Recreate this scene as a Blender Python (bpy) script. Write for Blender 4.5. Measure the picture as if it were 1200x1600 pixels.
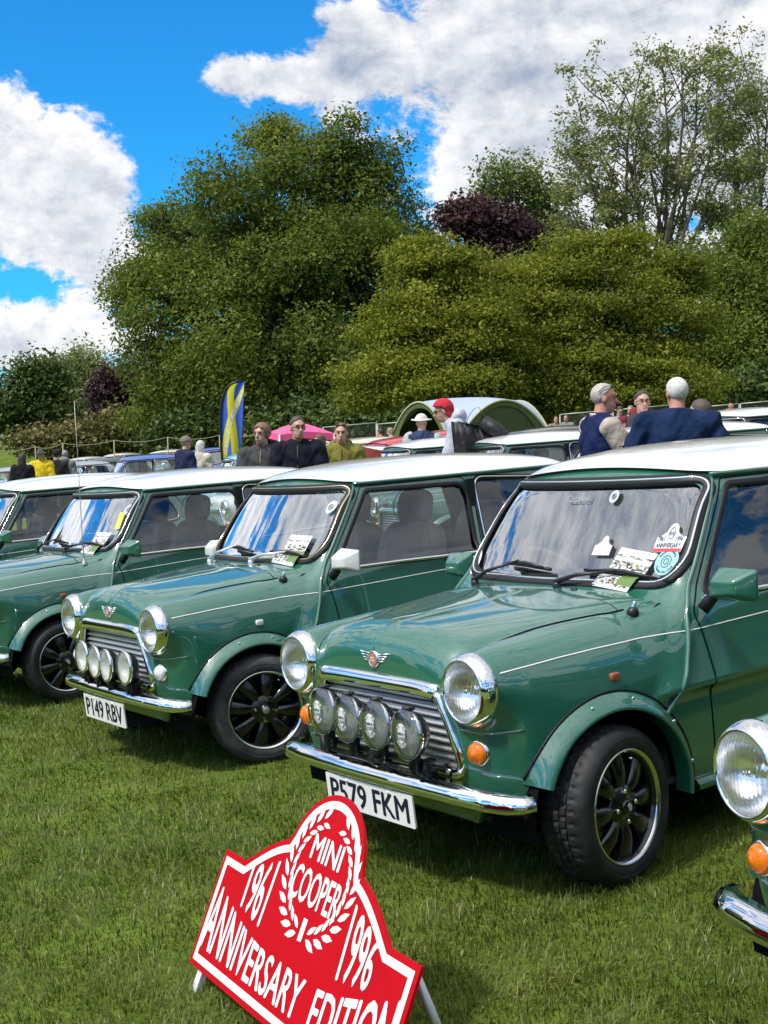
import bpy, bmesh, math, random
import numpy as np
from mathutils import Matrix, Vector

for _o in list(bpy.data.objects):
    bpy.data.objects.remove(_o, do_unlink=True)
scene = bpy.context.scene
COL = scene.collection
rng = np.random.default_rng(7)
random.seed(7)

# ------------------------------------------------------------------ camera
TILT = 0.079                       # the field rises to the right
FPX, PITCH, ROLL, CAMH = 2167.7, 0.06632, -0.09923, 1.5323
_c, _s = math.cos(TILT), math.sin(TILT)
G = Matrix(((_c, 0, -_s, 0), (0, 1, 0, 0), (_s, 0, _c, 0), (0, 0, 0, 1)))   # field frame -> world
def _cam_axes():
    cp, sp = math.cos(PITCH), math.sin(PITCH)
    fw = Vector((0, cp, -sp)); up = Vector((0, sp, cp)); rt = Vector((1, 0, 0))
    cr, sr = math.cos(ROLL), math.sin(ROLL)
    return rt * cr + up * sr, -rt * sr + up * cr, fw
_r, _u, _f = _cam_axes()
cam_d = bpy.data.cameras.new('camera')
cam = bpy.data.objects.new('camera', cam_d)
COL.objects.link(cam)
_m = Matrix((( _r.x, _u.x, -_f.x, 0), (_r.y, _u.y, -_f.y, 0), (_r.z, _u.z, -_f.z, CAMH), (0, 0, 0, 1)))
cam.matrix_world = G @ _m
cam_d.sensor_fit = 'HORIZONTAL'
cam_d.sensor_width = 36.0
cam_d.lens = FPX / 1200 * 36.0
cam_d.clip_start = 0.05
cam_d.clip_end = 3000
scene.camera = cam

def field(x, y, z=0.0):
    """field frame (z normal to the sloping lawn) -> world"""
    return G @ Vector((x, y, z))
def pix(px, py, depth):
    """world point seen at a photo pixel at a given distance along the view axis"""
    d = _f + _r * ((px - 600) / FPX) + _u * ((800 - py) / FPX)
    return G @ (Vector((0, 0, CAMH)) + d * depth)
def ground_z(x, y):
    """height of the ground in the world: a plane near by that flattens far to either side"""
    t = math.tan(TILT)
    s = min(max(((x - .27) * .83 + (y - 4.9) * .56 - 3.0) / 2.5, 0), 1)        # the lawn dips a little behind the front row
    return t * 45.0 * math.tanh(x / 45.0) - .09 * s * s * (3 - 2 * s)

# ------------------------------------------------------------------ light
SUN_EL, SUN_AZ = math.radians(54), math.radians(-122)    # azimuth measured from +Y towards +X: high on the camera's left
world = bpy.data.worlds.new('World')
scene.world = world
world.use_nodes = True
def build_world():
    nt = world.node_tree
    N, L = nt.nodes, nt.links
    N.clear()
    def n(t, **k):
        o = N.new(t)
        for a, b in k.items(): setattr(o, a, b)
        return o
    def math_(op, a, b=None, c=None, clamp=False):
        m = n('ShaderNodeMath', operation=op); m.use_clamp = clamp
        for i, v in enumerate((a, b, c)):
            if v is None: continue
            if isinstance(v, (int, float)): m.inputs[i].default_value = v
            else: L.new(v, m.inputs[i])
        return m.outputs[0]
    def ramp(v, lo, hi):
        m = n('ShaderNodeMapRange', interpolation_type='SMOOTHSTEP')
        L.new(v, m.inputs[0]); m.inputs[1].default_value = lo; m.inputs[2].default_value = hi
        return m.outputs[0]
    out = n('ShaderNodeOutputWorld')
    bg = n('ShaderNodeBackground')
    sky = n('ShaderNodeTexSky', sky_type='NISHITA')
    sky.sun_disc = False
    sky.sun_elevation = SUN_EL
    sky.sun_rotation = SUN_AZ
    sky.air_density = 1.0; sky.dust_density = 0.3; sky.ozone_density = 3.0
    tint = n('ShaderNodeMix', data_type='RGBA', blend_type='MULTIPLY')
    tint.inputs[0].default_value = 1.0
    L.new(sky.outputs[0], tint.inputs[6]); tint.inputs[7].default_value = SKY_TINT
    geo = n('ShaderNodeTexCoord')
    sep = n('ShaderNodeSeparateXYZ'); L.new(geo.outputs['Generated'], sep.inputs[0])
    X, Y, Z = sep.outputs
    az = math_('ARCTAN2', X, Y)                       # 0 straight ahead, + to the right
    el = math_('ARCSINE', Z)
    # cloud layer projected on a flat deck, so that it thins and stretches to the horizon
    def deck(dz):
        cv = n('ShaderNodeCombineXYZ')
        L.new(X, cv.inputs[0]); L.new(Y, cv.inputs[1]); L.new(math_('MULTIPLY', math_('ADD', Z, dz), 1.45), cv.inputs[2])
        return cv.outputs[0]
    def noise(vec, scale, detail, rough, off=(0, 0, 0), dist=0.0):
        mp = n('ShaderNodeMapping'); mp.inputs['Location'].default_value = off
        L.new(vec, mp.inputs[0])
        t = n('ShaderNodeTexNoise'); t.inputs['Scale'].default_value = scale; t.inputs['Detail'].default_value = detail
        t.inputs['Roughness'].default_value = rough; t.inputs['Distortion'].default_value = dist
        L.new(mp.outputs[0], t.inputs['Vector'])
        return t.outputs['Fac']
    def density(dz):
        v = deck(dz)
        big = noise(v, 2.6, 2, 0.5, (3.1, 1.7, 0))
        mid = noise(v, 8.5, 12, 0.60, (0.4, 5.2, 0), 0.2)
        puff = noise(v, 26.0, 10, 0.66, (2.0, 0.3, 0), 0.25)
        d = math_('ADD', math_('MULTIPLY', big, 0.50), math_('ADD', math_('MULTIPLY', mid, 1.25), math_('MULTIPLY', puff, 0.70)))
        return math_('SUBTRACT', d, math_('SUBTRACT', 0.50, math_('MULTIPLY', ramp(el, 0.42, 0.75), 0.24)))
    banks = None
    # where the photograph's banks of cloud stand (azimuth, elevation, half widths, weight)
    for (a, e, wa, we, w) in CLOUD_BANKS:
        da = math_('DIVIDE', math_('SUBTRACT', az, a), wa); de = math_('DIVIDE', math_('SUBTRACT', el, e), we)
        r2 = math_('ADD', math_('MULTIPLY', da, da), math_('MULTIPLY', de, de))
        g = math_('MULTIPLY', math_('EXPONENT', math_('MULTIPLY', r2, -1.0)), w)
        banks = g if banks is None else math_('ADD', banks, g)
    d0 = density(0.0)
    dens = math_('ADD', d0, banks)
    cover = ramp(dens, 0.68, 0.82)
    # lit tops, grey-blue undersides: compare with the cloud a little higher up
    shade = math_('MULTIPLY', math_('SUBTRACT', density(0.018), d0), 2.6)
    thick = ramp(dens, 0.80, 1.35)
    dark = math_('ADD', math_('ADD', math_('MULTIPLY', thick, 0.62), 0.21), shade, None, True)
    cc = n('ShaderNodeMix', data_type='RGBA')
    L.new(dark, cc.inputs[0]); cc.inputs[6].default_value = CLOUD_LIT; cc.inputs[7].default_value = CLOUD_DARK
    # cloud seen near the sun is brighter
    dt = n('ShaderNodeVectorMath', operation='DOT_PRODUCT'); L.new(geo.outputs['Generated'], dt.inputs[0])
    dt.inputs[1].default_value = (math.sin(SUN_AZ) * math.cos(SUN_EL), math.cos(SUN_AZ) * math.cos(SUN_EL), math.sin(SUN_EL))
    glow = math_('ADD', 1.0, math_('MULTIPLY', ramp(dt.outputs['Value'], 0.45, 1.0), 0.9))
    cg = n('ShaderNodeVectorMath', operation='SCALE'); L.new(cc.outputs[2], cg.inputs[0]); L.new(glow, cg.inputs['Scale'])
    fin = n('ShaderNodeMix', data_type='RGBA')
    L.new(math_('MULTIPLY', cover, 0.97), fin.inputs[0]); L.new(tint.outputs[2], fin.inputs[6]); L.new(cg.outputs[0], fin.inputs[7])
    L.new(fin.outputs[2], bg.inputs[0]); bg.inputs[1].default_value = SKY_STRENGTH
    L.new(bg.outputs[0], out.inputs[0])
SKY_STRENGTH = 0.092
SKY_TINT = (0.12, 0.84, 1.36, 1)
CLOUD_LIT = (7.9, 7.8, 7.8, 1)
CLOUD_DARK = (3.0, 3.5, 4.4, 1)
CLOUD_BANKS = [(-.27, .175, .07, .055, .30), (-.205, .12, .05, .045, .20), (-.26, .055, .06, .02, .2), (-.07, .236, .055, .018, .34), (-.01, .255, .04, .03, .22),
               (.17, .22, .16, .12, .33), (-.14, .300, .13, .045, -.6), (-.118, .165, .04, .06, -.30), (-.165, .232, .035, .05, -.34), (.0, .315, .06, .022, -.32), (-.95, .58, .45, .24, .24), (-.24, .098, .03, .012, -.25)]
build_world()
sun_d = bpy.data.lights.new('sun', 'SUN')
sun_d.energy = 2.7
sun_d.angle = math.radians(5.0)
sun_d.color = (1.0, 0.95, 0.88)
sun = bpy.data.objects.new('sun', sun_d)
COL.objects.link(sun)
_sd = Vector((math.sin(SUN_AZ) * math.cos(SUN_EL), math.cos(SUN_AZ) * math.cos(SUN_EL), math.sin(SUN_EL)))
sun.rotation_euler = _sd.to_track_quat('Z', 'Y').to_euler()
scene.view_settings.view_transform = 'Standard'
scene.view_settings.look = 'None'
scene.view_settings.gamma = 1.0
scene.view_settings.use_curve_mapping = False
scene.view_settings.exposure = 0.55
scene.cycles.max_bounces = 10
scene.cycles.transparent_max_bounces = 24
scene.cycles.use_denoising = True

# ------------------------------------------------------------------ materials
MATS = {}
def mat(name, col=(0.5, 0.5, 0.5), rough=0.5, metal=0.0, coat=0.0, noise=None, bump=None, spec=0.5, trans=0.0, ior=1.45, emit=None, subsurf=0.0):
    """Principled material; noise = (scale, amount) varies the colour, bump = (scale, distance)"""
    if name in MATS: return MATS[name]
    m = bpy.data.materials.new(name); m.use_nodes = True
    nt = m.node_tree; p = nt.nodes['Principled BSDF']
    p.inputs['Base Color'].default_value = (*col, 1)
    p.inputs['Roughness'].default_value = rough
    p.inputs['Metallic'].default_value = metal
    p.inputs['Coat Weight'].default_value = coat
    p.inputs['Coat Roughness'].default_value = 0.03
    p.inputs['Specular IOR Level'].default_value = spec
    p.inputs['Transmission Weight'].default_value = trans
    p.inputs['IOR'].default_value = ior
    if noise or bump:
        tc = nt.nodes.new('ShaderNodeTexCoord')
    if noise:
        t = nt.nodes.new('ShaderNodeTexNoise'); t.inputs['Scale'].default_value = noise[0]; t.inputs['Detail'].default_value = 6; t.inputs['Roughness'].default_value = 0.6
        nt.links.new(tc.outputs['Object'], t.inputs['Vector'])
        mr = nt.nodes.new('ShaderNodeMapRange'); mr.inputs[1].default_value = 0.3; mr.inputs[2].default_value = 0.7
        mr.inputs[3].default_value = 1 - noise[1]; mr.inputs[4].default_value = 1 + noise[1]
        nt.links.new(t.outputs['Fac'], mr.inputs[0])
        hs = nt.nodes.new('ShaderNodeHueSaturation'); hs.inputs['Color'].default_value = (*col, 1)
        nt.links.new(mr.outputs[0], hs.inputs['Value']); nt.links.new(hs.outputs[0], p.inputs['Base Color'])
    if bump:
        t = nt.nodes.new('ShaderNodeTexNoise'); t.inputs['Scale'].default_value = bump[0]; t.inputs['Detail'].default_value = 5
        nt.links.new(tc.outputs['Object'], t.inputs['Vector'])
        b = nt.nodes.new('ShaderNodeBump'); b.inputs['Strength'].default_value = 1.0; b.inputs['Distance'].default_value = bump[1]
        nt.links.new(t.outputs['Fac'], b.inputs['Height']); nt.links.new(b.outputs[0], p.inputs['Normal'])
    MATS[name] = m
    return m

def glass_mat(name, tint=(0.80, 0.88, 0.86), refl=1.0):
    if name in MATS: return MATS[name]
    m = bpy.data.materials.new(name); m.use_nodes = True
    nt = m.node_tree; nt.nodes.clear()
    o = nt.nodes.new('ShaderNodeOutputMaterial'); mx = nt.nodes.new('ShaderNodeMixShader')
    tr = nt.nodes.new('ShaderNodeBsdfTransparent'); tr.inputs[0].default_value = (*tint, 1)
    gl = nt.nodes.new('ShaderNodeBsdfGlossy'); gl.inputs['Roughness'].default_value = 0.0
    gl.inputs[0].default_value = (0.95, 0.97, 1.0, 1)
    fr = nt.nodes.new('ShaderNodeFresnel'); fr.inputs[0].default_value = 1.52
    mu = nt.nodes.new('ShaderNodeMath'); mu.operation = 'MULTIPLY_ADD'; mu.use_clamp = True; mu.inputs[1].default_value = 1.85 * refl; mu.inputs[2].default_value = 0.0
    nt.links.new(fr.outputs[0], mu.inputs[0]); nt.links.new(mu.outputs[0], mx.inputs[0])
    nt.links.new(tr.outputs[0], mx.inputs[1]); nt.links.new(gl.outputs[0], mx.inputs[2]); nt.links.new(mx.outputs[0], o.inputs[0])
    MATS[name] = m
    return m

def paint(name, col, metal=0.0, rough=0.35):
    m = mat(name, col, rough=rough, metal=metal, coat=1.0, spec=0.5)
    m.node_tree.nodes['Principled BSDF'].inputs['Coat IOR'].default_value = 1.85
    return m

# ------------------------------------------------------------------ mesh helpers
def mesh(name, V, F, material=None, smooth=True, normals=None):
    V = np.asarray(V, dtype=np.float32).reshape(-1, 3)
    me = bpy.data.meshes.new(name)
    if isinstance(F, np.ndarray) and F.ndim == 2:
        k = F.shape[1]; m = len(F)
        me.vertices.add(len(V)); me.vertices.foreach_set('co', V.ravel())
        me.loops.add(m * k); me.loops.foreach_set('vertex_index', F.astype(np.int32).ravel())
        me.polygons.add(m); me.polygons.foreach_set('loop_start', np.arange(0, m * k, k, dtype=np.int32))
        me.polygons.foreach_set('loop_total', np.full(m, k, dtype=np.int32))
        me.update(calc_edges=True); me.validate()
    else:
        me.from_pydata(V.tolist(), [], [list(f) for f in F]); me.update()
    if smooth and len(me.polygons):
        me.polygons.foreach_set('use_smooth', np.ones(len(me.polygons), dtype=bool))
    if normals is not None and len(me.vertices) == len(V):
        me.normals_split_custom_set_from_vertices(np.asarray(normals, dtype=np.float32).tolist())
    mats = material if isinstance(material, (list, tuple)) else [material]
    for q in mats:
        if q: me.materials.append(q)
    return me
def link(name, me, parent=None, loc=None, rot=None):
    o = bpy.data.objects.new(name, me); COL.objects.link(o)
    if parent: o.parent = parent
    if loc is not None: o.location = loc
    if rot is not None: o.rotation_euler = rot
    return o
def obj(name, V, F, material, parent=None, smooth=True, normals=None, loc=None, rot=None):
    return link(name, mesh(name, V, F, material, smooth, normals), parent, loc, rot)
def tag(o, label=None, cat=None, group=None, kind=None):
    if label: o['label'] = label
    if cat: o['category'] = cat
    if group: o['group'] = group
    if kind: o['kind'] = kind
    return o
def empty(name, loc=(0, 0, 0), label=None, cat=None, group=None):
    o = bpy.data.objects.new(name, None); COL.objects.link(o); o.location = loc
    o.empty_display_size = 0.1
    return tag(o, label, cat, group)
def kids(o): return [c for c in o.children]
def dup(root, label=None, group=None, skip=(), recolor=None):
    """copy a thing with copies of its parts and sub-parts; mesh data is shared"""
    def one(s, par):
        base = s.name.split('.')[0]
        if base in skip: return None
        c = s.copy(); COL.objects.link(c)
        if par is not None:
            c.parent = par; c.matrix_parent_inverse = s.matrix_parent_inverse.copy()
        if recolor and c.type == 'MESH' and c.data.materials and c.data.materials[0] and c.data.materials[0].name in recolor:
            c.material_slots[0].link = 'OBJECT'; c.material_slots[0].material = recolor[c.data.materials[0].name]
        for ch in kids(s): one(ch, c)
        return c
    r = one(root, None)
    if label: r['label'] = label
    if group: r['group'] = group
    return r

class MB:
    """collects simple shapes into one mesh"""
    def __init__(s): s.V = []; s.F = []
    def add(s, V, F):
        b = len(s.V); s.V += [tuple(map(float, v)) for v in V]; s.F += [tuple(int(i) + b for i in f) for f in F]; return s
    def box(s, c, size, R=None):
        x, y, z = [q / 2 for q in size]
        P = [Vector(p) for p in ((-x,-y,-z),(x,-y,-z),(x,y,-z),(-x,y,-z),(-x,-y,z),(x,-y,z),(x,y,z),(-x,y,z))]
        if R is not None: P = [R @ p for p in P]
        return s.add([p + Vector(c) for p in P], [(0,3,2,1),(4,5,6,7),(0,1,5,4),(1,2,6,5),(2,3,7,6),(3,0,4,7)])
    def tube(s, pts, r, n=8, caps=True, closed=False):
        pts = [Vector(p) for p in pts]; rr = r if hasattr(r, '__len__') else [r] * len(pts)
        V = []; F = []; ref = None; m = len(pts)
        for i, p in enumerate(pts):
            if closed: t = pts[(i + 1) % m] - pts[i - 1]
            else: t = pts[min(i + 1, m - 1)] - pts[max(i - 1, 0)]
            t.normalize()
            if ref is None: ref = t.orthogonal().normalized()
            ref = (ref - t * ref.dot(t)).normalized(); b = t.cross(ref)
            for k in range(n):
                a = 2 * math.pi * k / n
                V.append(p + (ref * math.cos(a) + b * math.sin(a)) * rr[i])
        for i in range(m - (0 if closed else 1)):
            for k in range(n):
                a, b_ = i * n + k, i * n + (k + 1) % n; c, d = ((i + 1) % m) * n + (k + 1) % n, ((i + 1) % m) * n + k
                F.append((a, b_, c, d))
        if caps and not closed:
            F.append(tuple(range(n - 1, -1, -1))); F.append(tuple(range((m - 1) * n, m * n)))
        return s.add(V, F)
    def lathe(s, prof, n=32, M=None, close=False):
        """prof: (radius, height) about local +Z; M places it"""
        V = []; F = []; m = len(prof)
        for k in range(n):
            a = 2 * math.pi * k / n
            for r, h in prof: V.append(Vector((r * math.cos(a), r * math.sin(a), h)))
        for k in range(n):
            k2 = (k + 1) % n
            for j in range(m - 1 + (1 if close else 0)):
                j2 = (j + 1) % m
                F.append((k * m + j, k2 * m + j, k2 * m + j2, k * m + j2))
        if M is not None: V = [M @ v for v in V]
        return s.add(V, F)
    def disc(s, r, n=24, M=None, h=0.0):
        V = [Vector((r * math.cos(2 * math.pi * k / n), r * math.sin(2 * math.pi * k / n), h)) for k in range(n)]
        if M is not None: V = [M @ v for v in V]
        return s.add(V, [tuple(range(n))])
    def ell(s, c, rad, nu=16, nv=10, R=None, e=1.0):
        """(super)ellipsoid"""
        V = []; F = []
        sg = lambda q: math.copysign(abs(q) ** e, q)
        for j in range(nv + 1):
            ph = math.pi * (j / nv - 0.5)
            for k in range(nu):
                a = 2 * math.pi * k / nu
                p = Vector((rad[0] * sg(math.cos(ph)) * sg(math.cos(a)), rad[1] * sg(math.cos(ph)) * sg(math.sin(a)), rad[2] * sg(math.sin(ph))))
                if R is not None: p = R @ p
                V.append(p + Vector(c))
        for j in range(nv):
            for k in range(nu):
                F.append((j * nu + k, j * nu + (k + 1) % nu, (j + 1) * nu + (k + 1) % nu, (j + 1) * nu + k))
        return s.add(V, F)
    def sweep(s, pts, nrm, prof, closed=False):
        """prof: (across, out) pairs swept along pts; out follows the surface normal"""
        pts = [Vector(p) for p in pts]; nrm = [Vector(q) for q in nrm]; m = len(pts); k = len(prof); V = []; F = []
        for i, p in enumerate(pts):
            if closed: t = pts[(i + 1) % m] - pts[i - 1]
            else: t = pts[min(i + 1, m - 1)] - pts[max(i - 1, 0)]
            t.normalize(); q = (nrm[i] - t * nrm[i].dot(t)).normalized(); b = t.cross(q)
            for a, o in prof: V.append(p + b * a + q * o)
        for i in range(m - (0 if closed else 1)):
            i2 = (i + 1) % m
            for j in range(k):
                j2 = (j + 1) % k
                F.append((i * k + j, i * k + j2, i2 * k + j2, i2 * k + j))
        if not closed:
            F.append(tuple(range(k))); F.append(tuple(range(m * k - 1, (m - 1) * k - 1, -1)))
        return s.add(V, F)
    def grid(s, P, flip=False):
        """P: rows of points"""
        m, n = len(P), len(P[0]); V = [p for row in P for p in row]; F = []
        for i in range(m - 1):
            for j in range(n - 1):
                f = (i * n + j, i * n + j + 1, (i + 1) * n + j + 1, (i + 1) * n + j)
                F.append(f[::-1] if flip else f)
        return s.add(V, F)
    def me(s, name, material, smooth=True, fixn=True):
        m = mesh(name, s.V, s.F, material, smooth)
        if fixn:
            bm = bmesh.new(); bm.from_mesh(m); bmesh.ops.recalc_face_normals(bm, faces=bm.faces); bm.to_mesh(m); bm.free()
        return m
    def obj(s, name, material, parent=None, smooth=True, fixn=True, loc=None, rot=None, sharp=None):
        m = s.me(name, material, smooth, fixn)
        if sharp is not None: m.set_sharp_from_angle(angle=math.radians(sharp))
        return link(name, m, parent, loc, rot)

def spline(xs, ys):
    """monotone-ish cubic (Catmull-Rom) interpolation of a table, vectorised"""
    xs = np.asarray(xs, float); ys = np.asarray(ys, float)
    o = np.argsort(xs); xs = xs[o]; ys = ys[o]
    d = np.gradient(ys, xs)
    def f(x):
        x = np.clip(x, xs[0], xs[-1]); i = np.clip(np.searchsorted(xs, x) - 1, 0, len(xs) - 2)
        h = xs[i + 1] - xs[i]; t = (x - xs[i]) / h
        return ((1 + 2 * t) * (1 - t) ** 2 * ys[i] + t * (1 - t) ** 2 * h * d[i] + t * t * (3 - 2 * t) * ys[i + 1] + t * t * (t - 1) * h * d[i + 1])
    return f
def smax(a, b, k):
    h = np.maximum(k - np.abs(a - b), 0) / k
    return np.maximum(a, b) + h * h * k * 0.25
def smin(a, b, k): return -smax(-a, -b, k)
def sstep(a, b, x):
    t = np.clip((x - a) / (b - a), 0, 1); return t * t * (3 - 2 * t)

def surfnet(f, lo, hi, h):
    """surface nets of f = 0, vertices then pulled onto the surface; returns verts, quads"""
    ax = [np.arange(lo[i], hi[i] + h, h) for i in range(3)]
    X, Y, Z = np.meshgrid(*ax, indexing='ij')
    F = f(X, Y, Z); S = F < 0
    n = F.shape
    cells = tuple(q - 1 for q in n)
    cnt = np.zeros(cells, np.int8)
    for a in (0, 1):
        for b in (0, 1):
            for c in (0, 1): cnt += S[a:n[0] - 1 + a, b:n[1] - 1 + b, c:n[2] - 1 + c]
    act = (cnt > 0) & (cnt < 8)
    I = np.argwhere(act); idm = -np.ones(cells, np.int64); idm[act] = np.arange(len(I))
    acc = np.zeros((len(I), 3)); num = np.zeros(len(I))
    cor = [(a, b, c) for a in (0, 1) for b in (0, 1) for c in (0, 1)]
    for p in cor:
        for q in cor:
            if sum(q) - sum(p) == 1 and sum(abs(a - b) for a, b in zip(p, q)) == 1:
                f0 = F[I[:, 0] + p[0], I[:, 1] + p[1], I[:, 2] + p[2]]; f1 = F[I[:, 0] + q[0], I[:, 1] + q[1], I[:, 2] + q[2]]
                m = (f0 < 0) != (f1 < 0); t = np.where(m, f0 / np.where(m, f0 - f1, 1), 0)
                P = np.array(p) + t[:, None] * (np.array(q) - np.array(p))
                acc[m] += P[m]; num[m] += 1
    V = (I + acc / num[:, None]) * h + np.array(lo)
    Q = []
    for a in range(3):
        b, c = (a + 1) % 3, (a + 2) % 3
        s0 = [slice(None)] * 3; s1 = [slice(None)] * 3
        s0[a] = slice(0, n[a] - 1); s1[a] = slice(1, n[a])
        ch = S[tuple(s0)] != S[tuple(s1)]
        J = np.argwhere(ch)
        ok = (J[:, b] > 0) & (J[:, b] < n[b] - 1) & (J[:, c] > 0) & (J[:, c] < n[c] - 1)
        J = J[ok]
        ins = S[tuple(s0)][tuple(J.T)]
        eb = np.zeros(3, int); eb[b] = 1; ec = np.zeros(3, int); ec[c] = 1
        g = lambda K: idm[tuple(K.T)]
        q = np.stack([g(J - eb - ec), g(J - ec), g(J), g(J - eb)], 1)
        q[~ins] = q[~ins][:, ::-1]
        Q.append(q)
    Q = np.concatenate(Q); Q = Q[(Q >= 0).all(1)]
    return V, Q
def grad(f, P, e=2e-3):
    P = np.asarray(P, float); g = np.empty_like(P)
    for i in range(3):
        d = np.zeros(3); d[i] = e
        A = P + d; B = P - d
        g[:, i] = (f(A[:, 0], A[:, 1], A[:, 2]) - f(B[:, 0], B[:, 1], B[:, 2])) / (2 * e)
    return g
def onto(f, P, it=4, step=1.0):
    P = np.array(P, float)
    for _ in range(it):
        g = grad(f, P); v = f(P[:, 0], P[:, 1], P[:, 2])
        P -= step * (v / np.maximum((g * g).sum(1), 0.05))[:, None] * g
    return P
def unit(g): return g / np.maximum(np.linalg.norm(g, axis=1), 1e-9)[:, None]

def text_mesh(body, name='text', offset=0.0, extrude=0.0, res=3):
    """outline letters as a mesh, lower left at the origin, returns verts, faces"""
    cu = bpy.data.curves.new(name, 'FONT'); cu.body = body; cu.size = 1.0; cu.offset = offset; cu.extrude = extrude
    cu.resolution_u = res; cu.align_x = 'LEFT'
    o = bpy.data.objects.new(name, cu); COL.objects.link(o)
    dg = bpy.context.evaluated_depsgraph_get()
    me = bpy.data.meshes.new_from_object(o.evaluated_get(dg))
    V = np.array([v.co[:] for v in me.vertices]); F = [tuple(p.vertices) for p in me.polygons]
    bpy.data.objects.remove(o, do_unlink=True); bpy.data.curves.remove(cu); bpy.data.meshes.remove(me)
    if len(V):
        V[:, 0] -= V[:, 0].min(); V[:, 1] -= V[:, 1].min()
    return V, F
# ================================================================== the little saloon: one smooth implicit body
_zc = spline([-2.6,-.6,-.44,-.3,-.2,-.02,.1,.24,.32,.45,.6], [.80,.86,.88,.868,.86,.852,.848,.843,.838,.83,.81])
_zw = spline([-2.6,-1.4,-.6,-.35,-.25,-.1,0,.1,.2,.3,.4,.6], [.80,.825,.84,.842,.838,.83,.822,.812,.80,.79,.78,.76])
_yb = spline([-2,-.6,-.245,-.02,.085,.18,.3,.36,.42,.6], [.52,.52,.505,.465,.447,.435,.42,.405,.375,.36])
_ks = spline([-2.6,-.62,-.5,-.38,-.25,.1,.3,.5], [.07,.07,.09,.18,.24,.24,.20,.20])
_zr = spline([-2.6,-2.3,-2.0,-1.6,-1.2,-1.0,-.85,-.75,-.65,-.5], [1.16,1.215,1.268,1.308,1.325,1.322,1.311,1.296,1.272,1.22])
HLY, HLZ = 0.50, 0.676
def f_body(x, y, z):
    a = np.abs(y)
    zc, zw, yb = _zc(x), _zw(x), _yb(x)
    u = a / yb
    zt = zw + (zc - zw) * np.clip(1 - u ** 2.4, 0, 1)
    zt = zt - (0.003 + 0.020 * sstep(0.08, 0.38, x)) * np.exp(-((a - yb - 0.004) / 0.022) ** 2)
    zt = zt + 0.0045 * np.exp(-(y / 0.012) ** 2) * sstep(-0.26, -0.18, x)
    ys = 0.662 - 0.13 * (z - 0.50) ** 2 - 0.032 * np.clip(x / 0.35, 0, 1.3) ** 2 - 0.07 * np.clip((-1.7 - x) / 0.8, 0, 1.2) ** 2
    low = smax(a - ys, z - zt, _ks(x))
    xf = 0.424 - 0.35 * np.clip(a - 0.30, 0, 1) ** 2 - 0.030 * np.clip((0.5 - z) / 0.2, 0, 2) ** 1.5
    low = smax(low, x - xf, 0.13)
    low = smax(low, 0.185 - z, 0.04)
    low = smax(low, -2.47 - x - 0.10 * (a / 0.6) ** 4, 0.14)
    r = np.sqrt((a - HLY) ** 2 + (z - HLZ) ** 2)
    pod = smax(smax(r - 0.112, x - 0.408, 0.02), -0.15 - x, 0.05)
    low = smin(low, pod, 0.055)
    side = (a - (0.624 - 0.27 * (z - 0.83) - 0.03 * np.clip((-1.6 - x) / 0.7, 0, 1.5) ** 2)) * 0.965
    front = (x - (-0.440 - 0.708 * (z - 0.874) + 0.05 * (1 - (a / 0.55) ** 2))) * 0.816
    roof = z - (_zr(x) - 0.050 * np.clip(a / 0.5, 0, 1.5) ** 2.6)
    rear = ((-2.12 - 0.75 * (1.22 - z)) - x - 0.05 * (a / 0.5) ** 2) * 0.80
    gh = smax(smax(side, roof, 0.10), smax(front, rear, 0.02), 0.07)
    gh = smax(gh, 0.55 - z, 0.02)
    return smin(low, gh, 0.045)

def round_poly(pts, rad, n=7):
    """closed polyline with rounded corners; rad one number or one per corner"""
    out = []; m = len(pts); rad = rad if hasattr(rad, '__len__') else [rad] * m
    for i in range(m):
        p = Vector(pts[i]); a = Vector(pts[i - 1]) - p; b = Vector(pts[(i + 1) % m]) - p
        r = rad[i]
        if r <= 0: out.append(tuple(p)); continue
        ang = a.angle(b); t = min(r / math.tan(ang / 2), a.length * 0.48, b.length * 0.48)
        p0 = p + a.normalized() * t; p1 = p + b.normalized() * t
        for k in range(n + 1):
            s = k / n; out.append(tuple(p0 * (1 - s) ** 2 + p * (2 * s * (1 - s)) + p1 * s * s))
    return out
def densify(pts, step=0.03, closed=True):
    out = []; m = len(pts)
    for i in range(m if closed else m - 1):
        a = Vector(pts[i]); b = Vector(pts[(i + 1) % m]); k = max(1, int((b - a).length / step))
        for j in range(k): out.append(tuple(a.lerp(b, j / k)))
    if not closed: out.append(tuple(pts[-1]))
    return out
def sd_poly(poly, U, W):
    """signed distance to a closed polygon, negative inside"""
    P = np.asarray(poly, float); d = np.full(U.shape, 1e9); ins = np.zeros(U.shape, bool)
    for i in range(len(P)):
        a, b = P[i], P[(i + 1) % len(P)]; e = b - a; L2 = e @ e
        if L2 < 1e-14: continue
        wx, wy = U - a[0], W - a[1]; t = np.clip((wx * e[0] + wy * e[1]) / L2, 0, 1)
        d = np.minimum(d, (wx - t * e[0]) ** 2 + (wy - t * e[1]) ** 2)
        c = ((a[1] <= W) & (b[1] > W)) | ((b[1] <= W) & (a[1] > W))
        with np.errstate(divide='ignore', invalid='ignore'):
            xi = a[0] + (W - a[1]) / (b[1] - a[1]) * e[0]
        ins ^= c & (U < xi)
    d = np.sqrt(d)
    return np.where(ins, -d, d)

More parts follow.
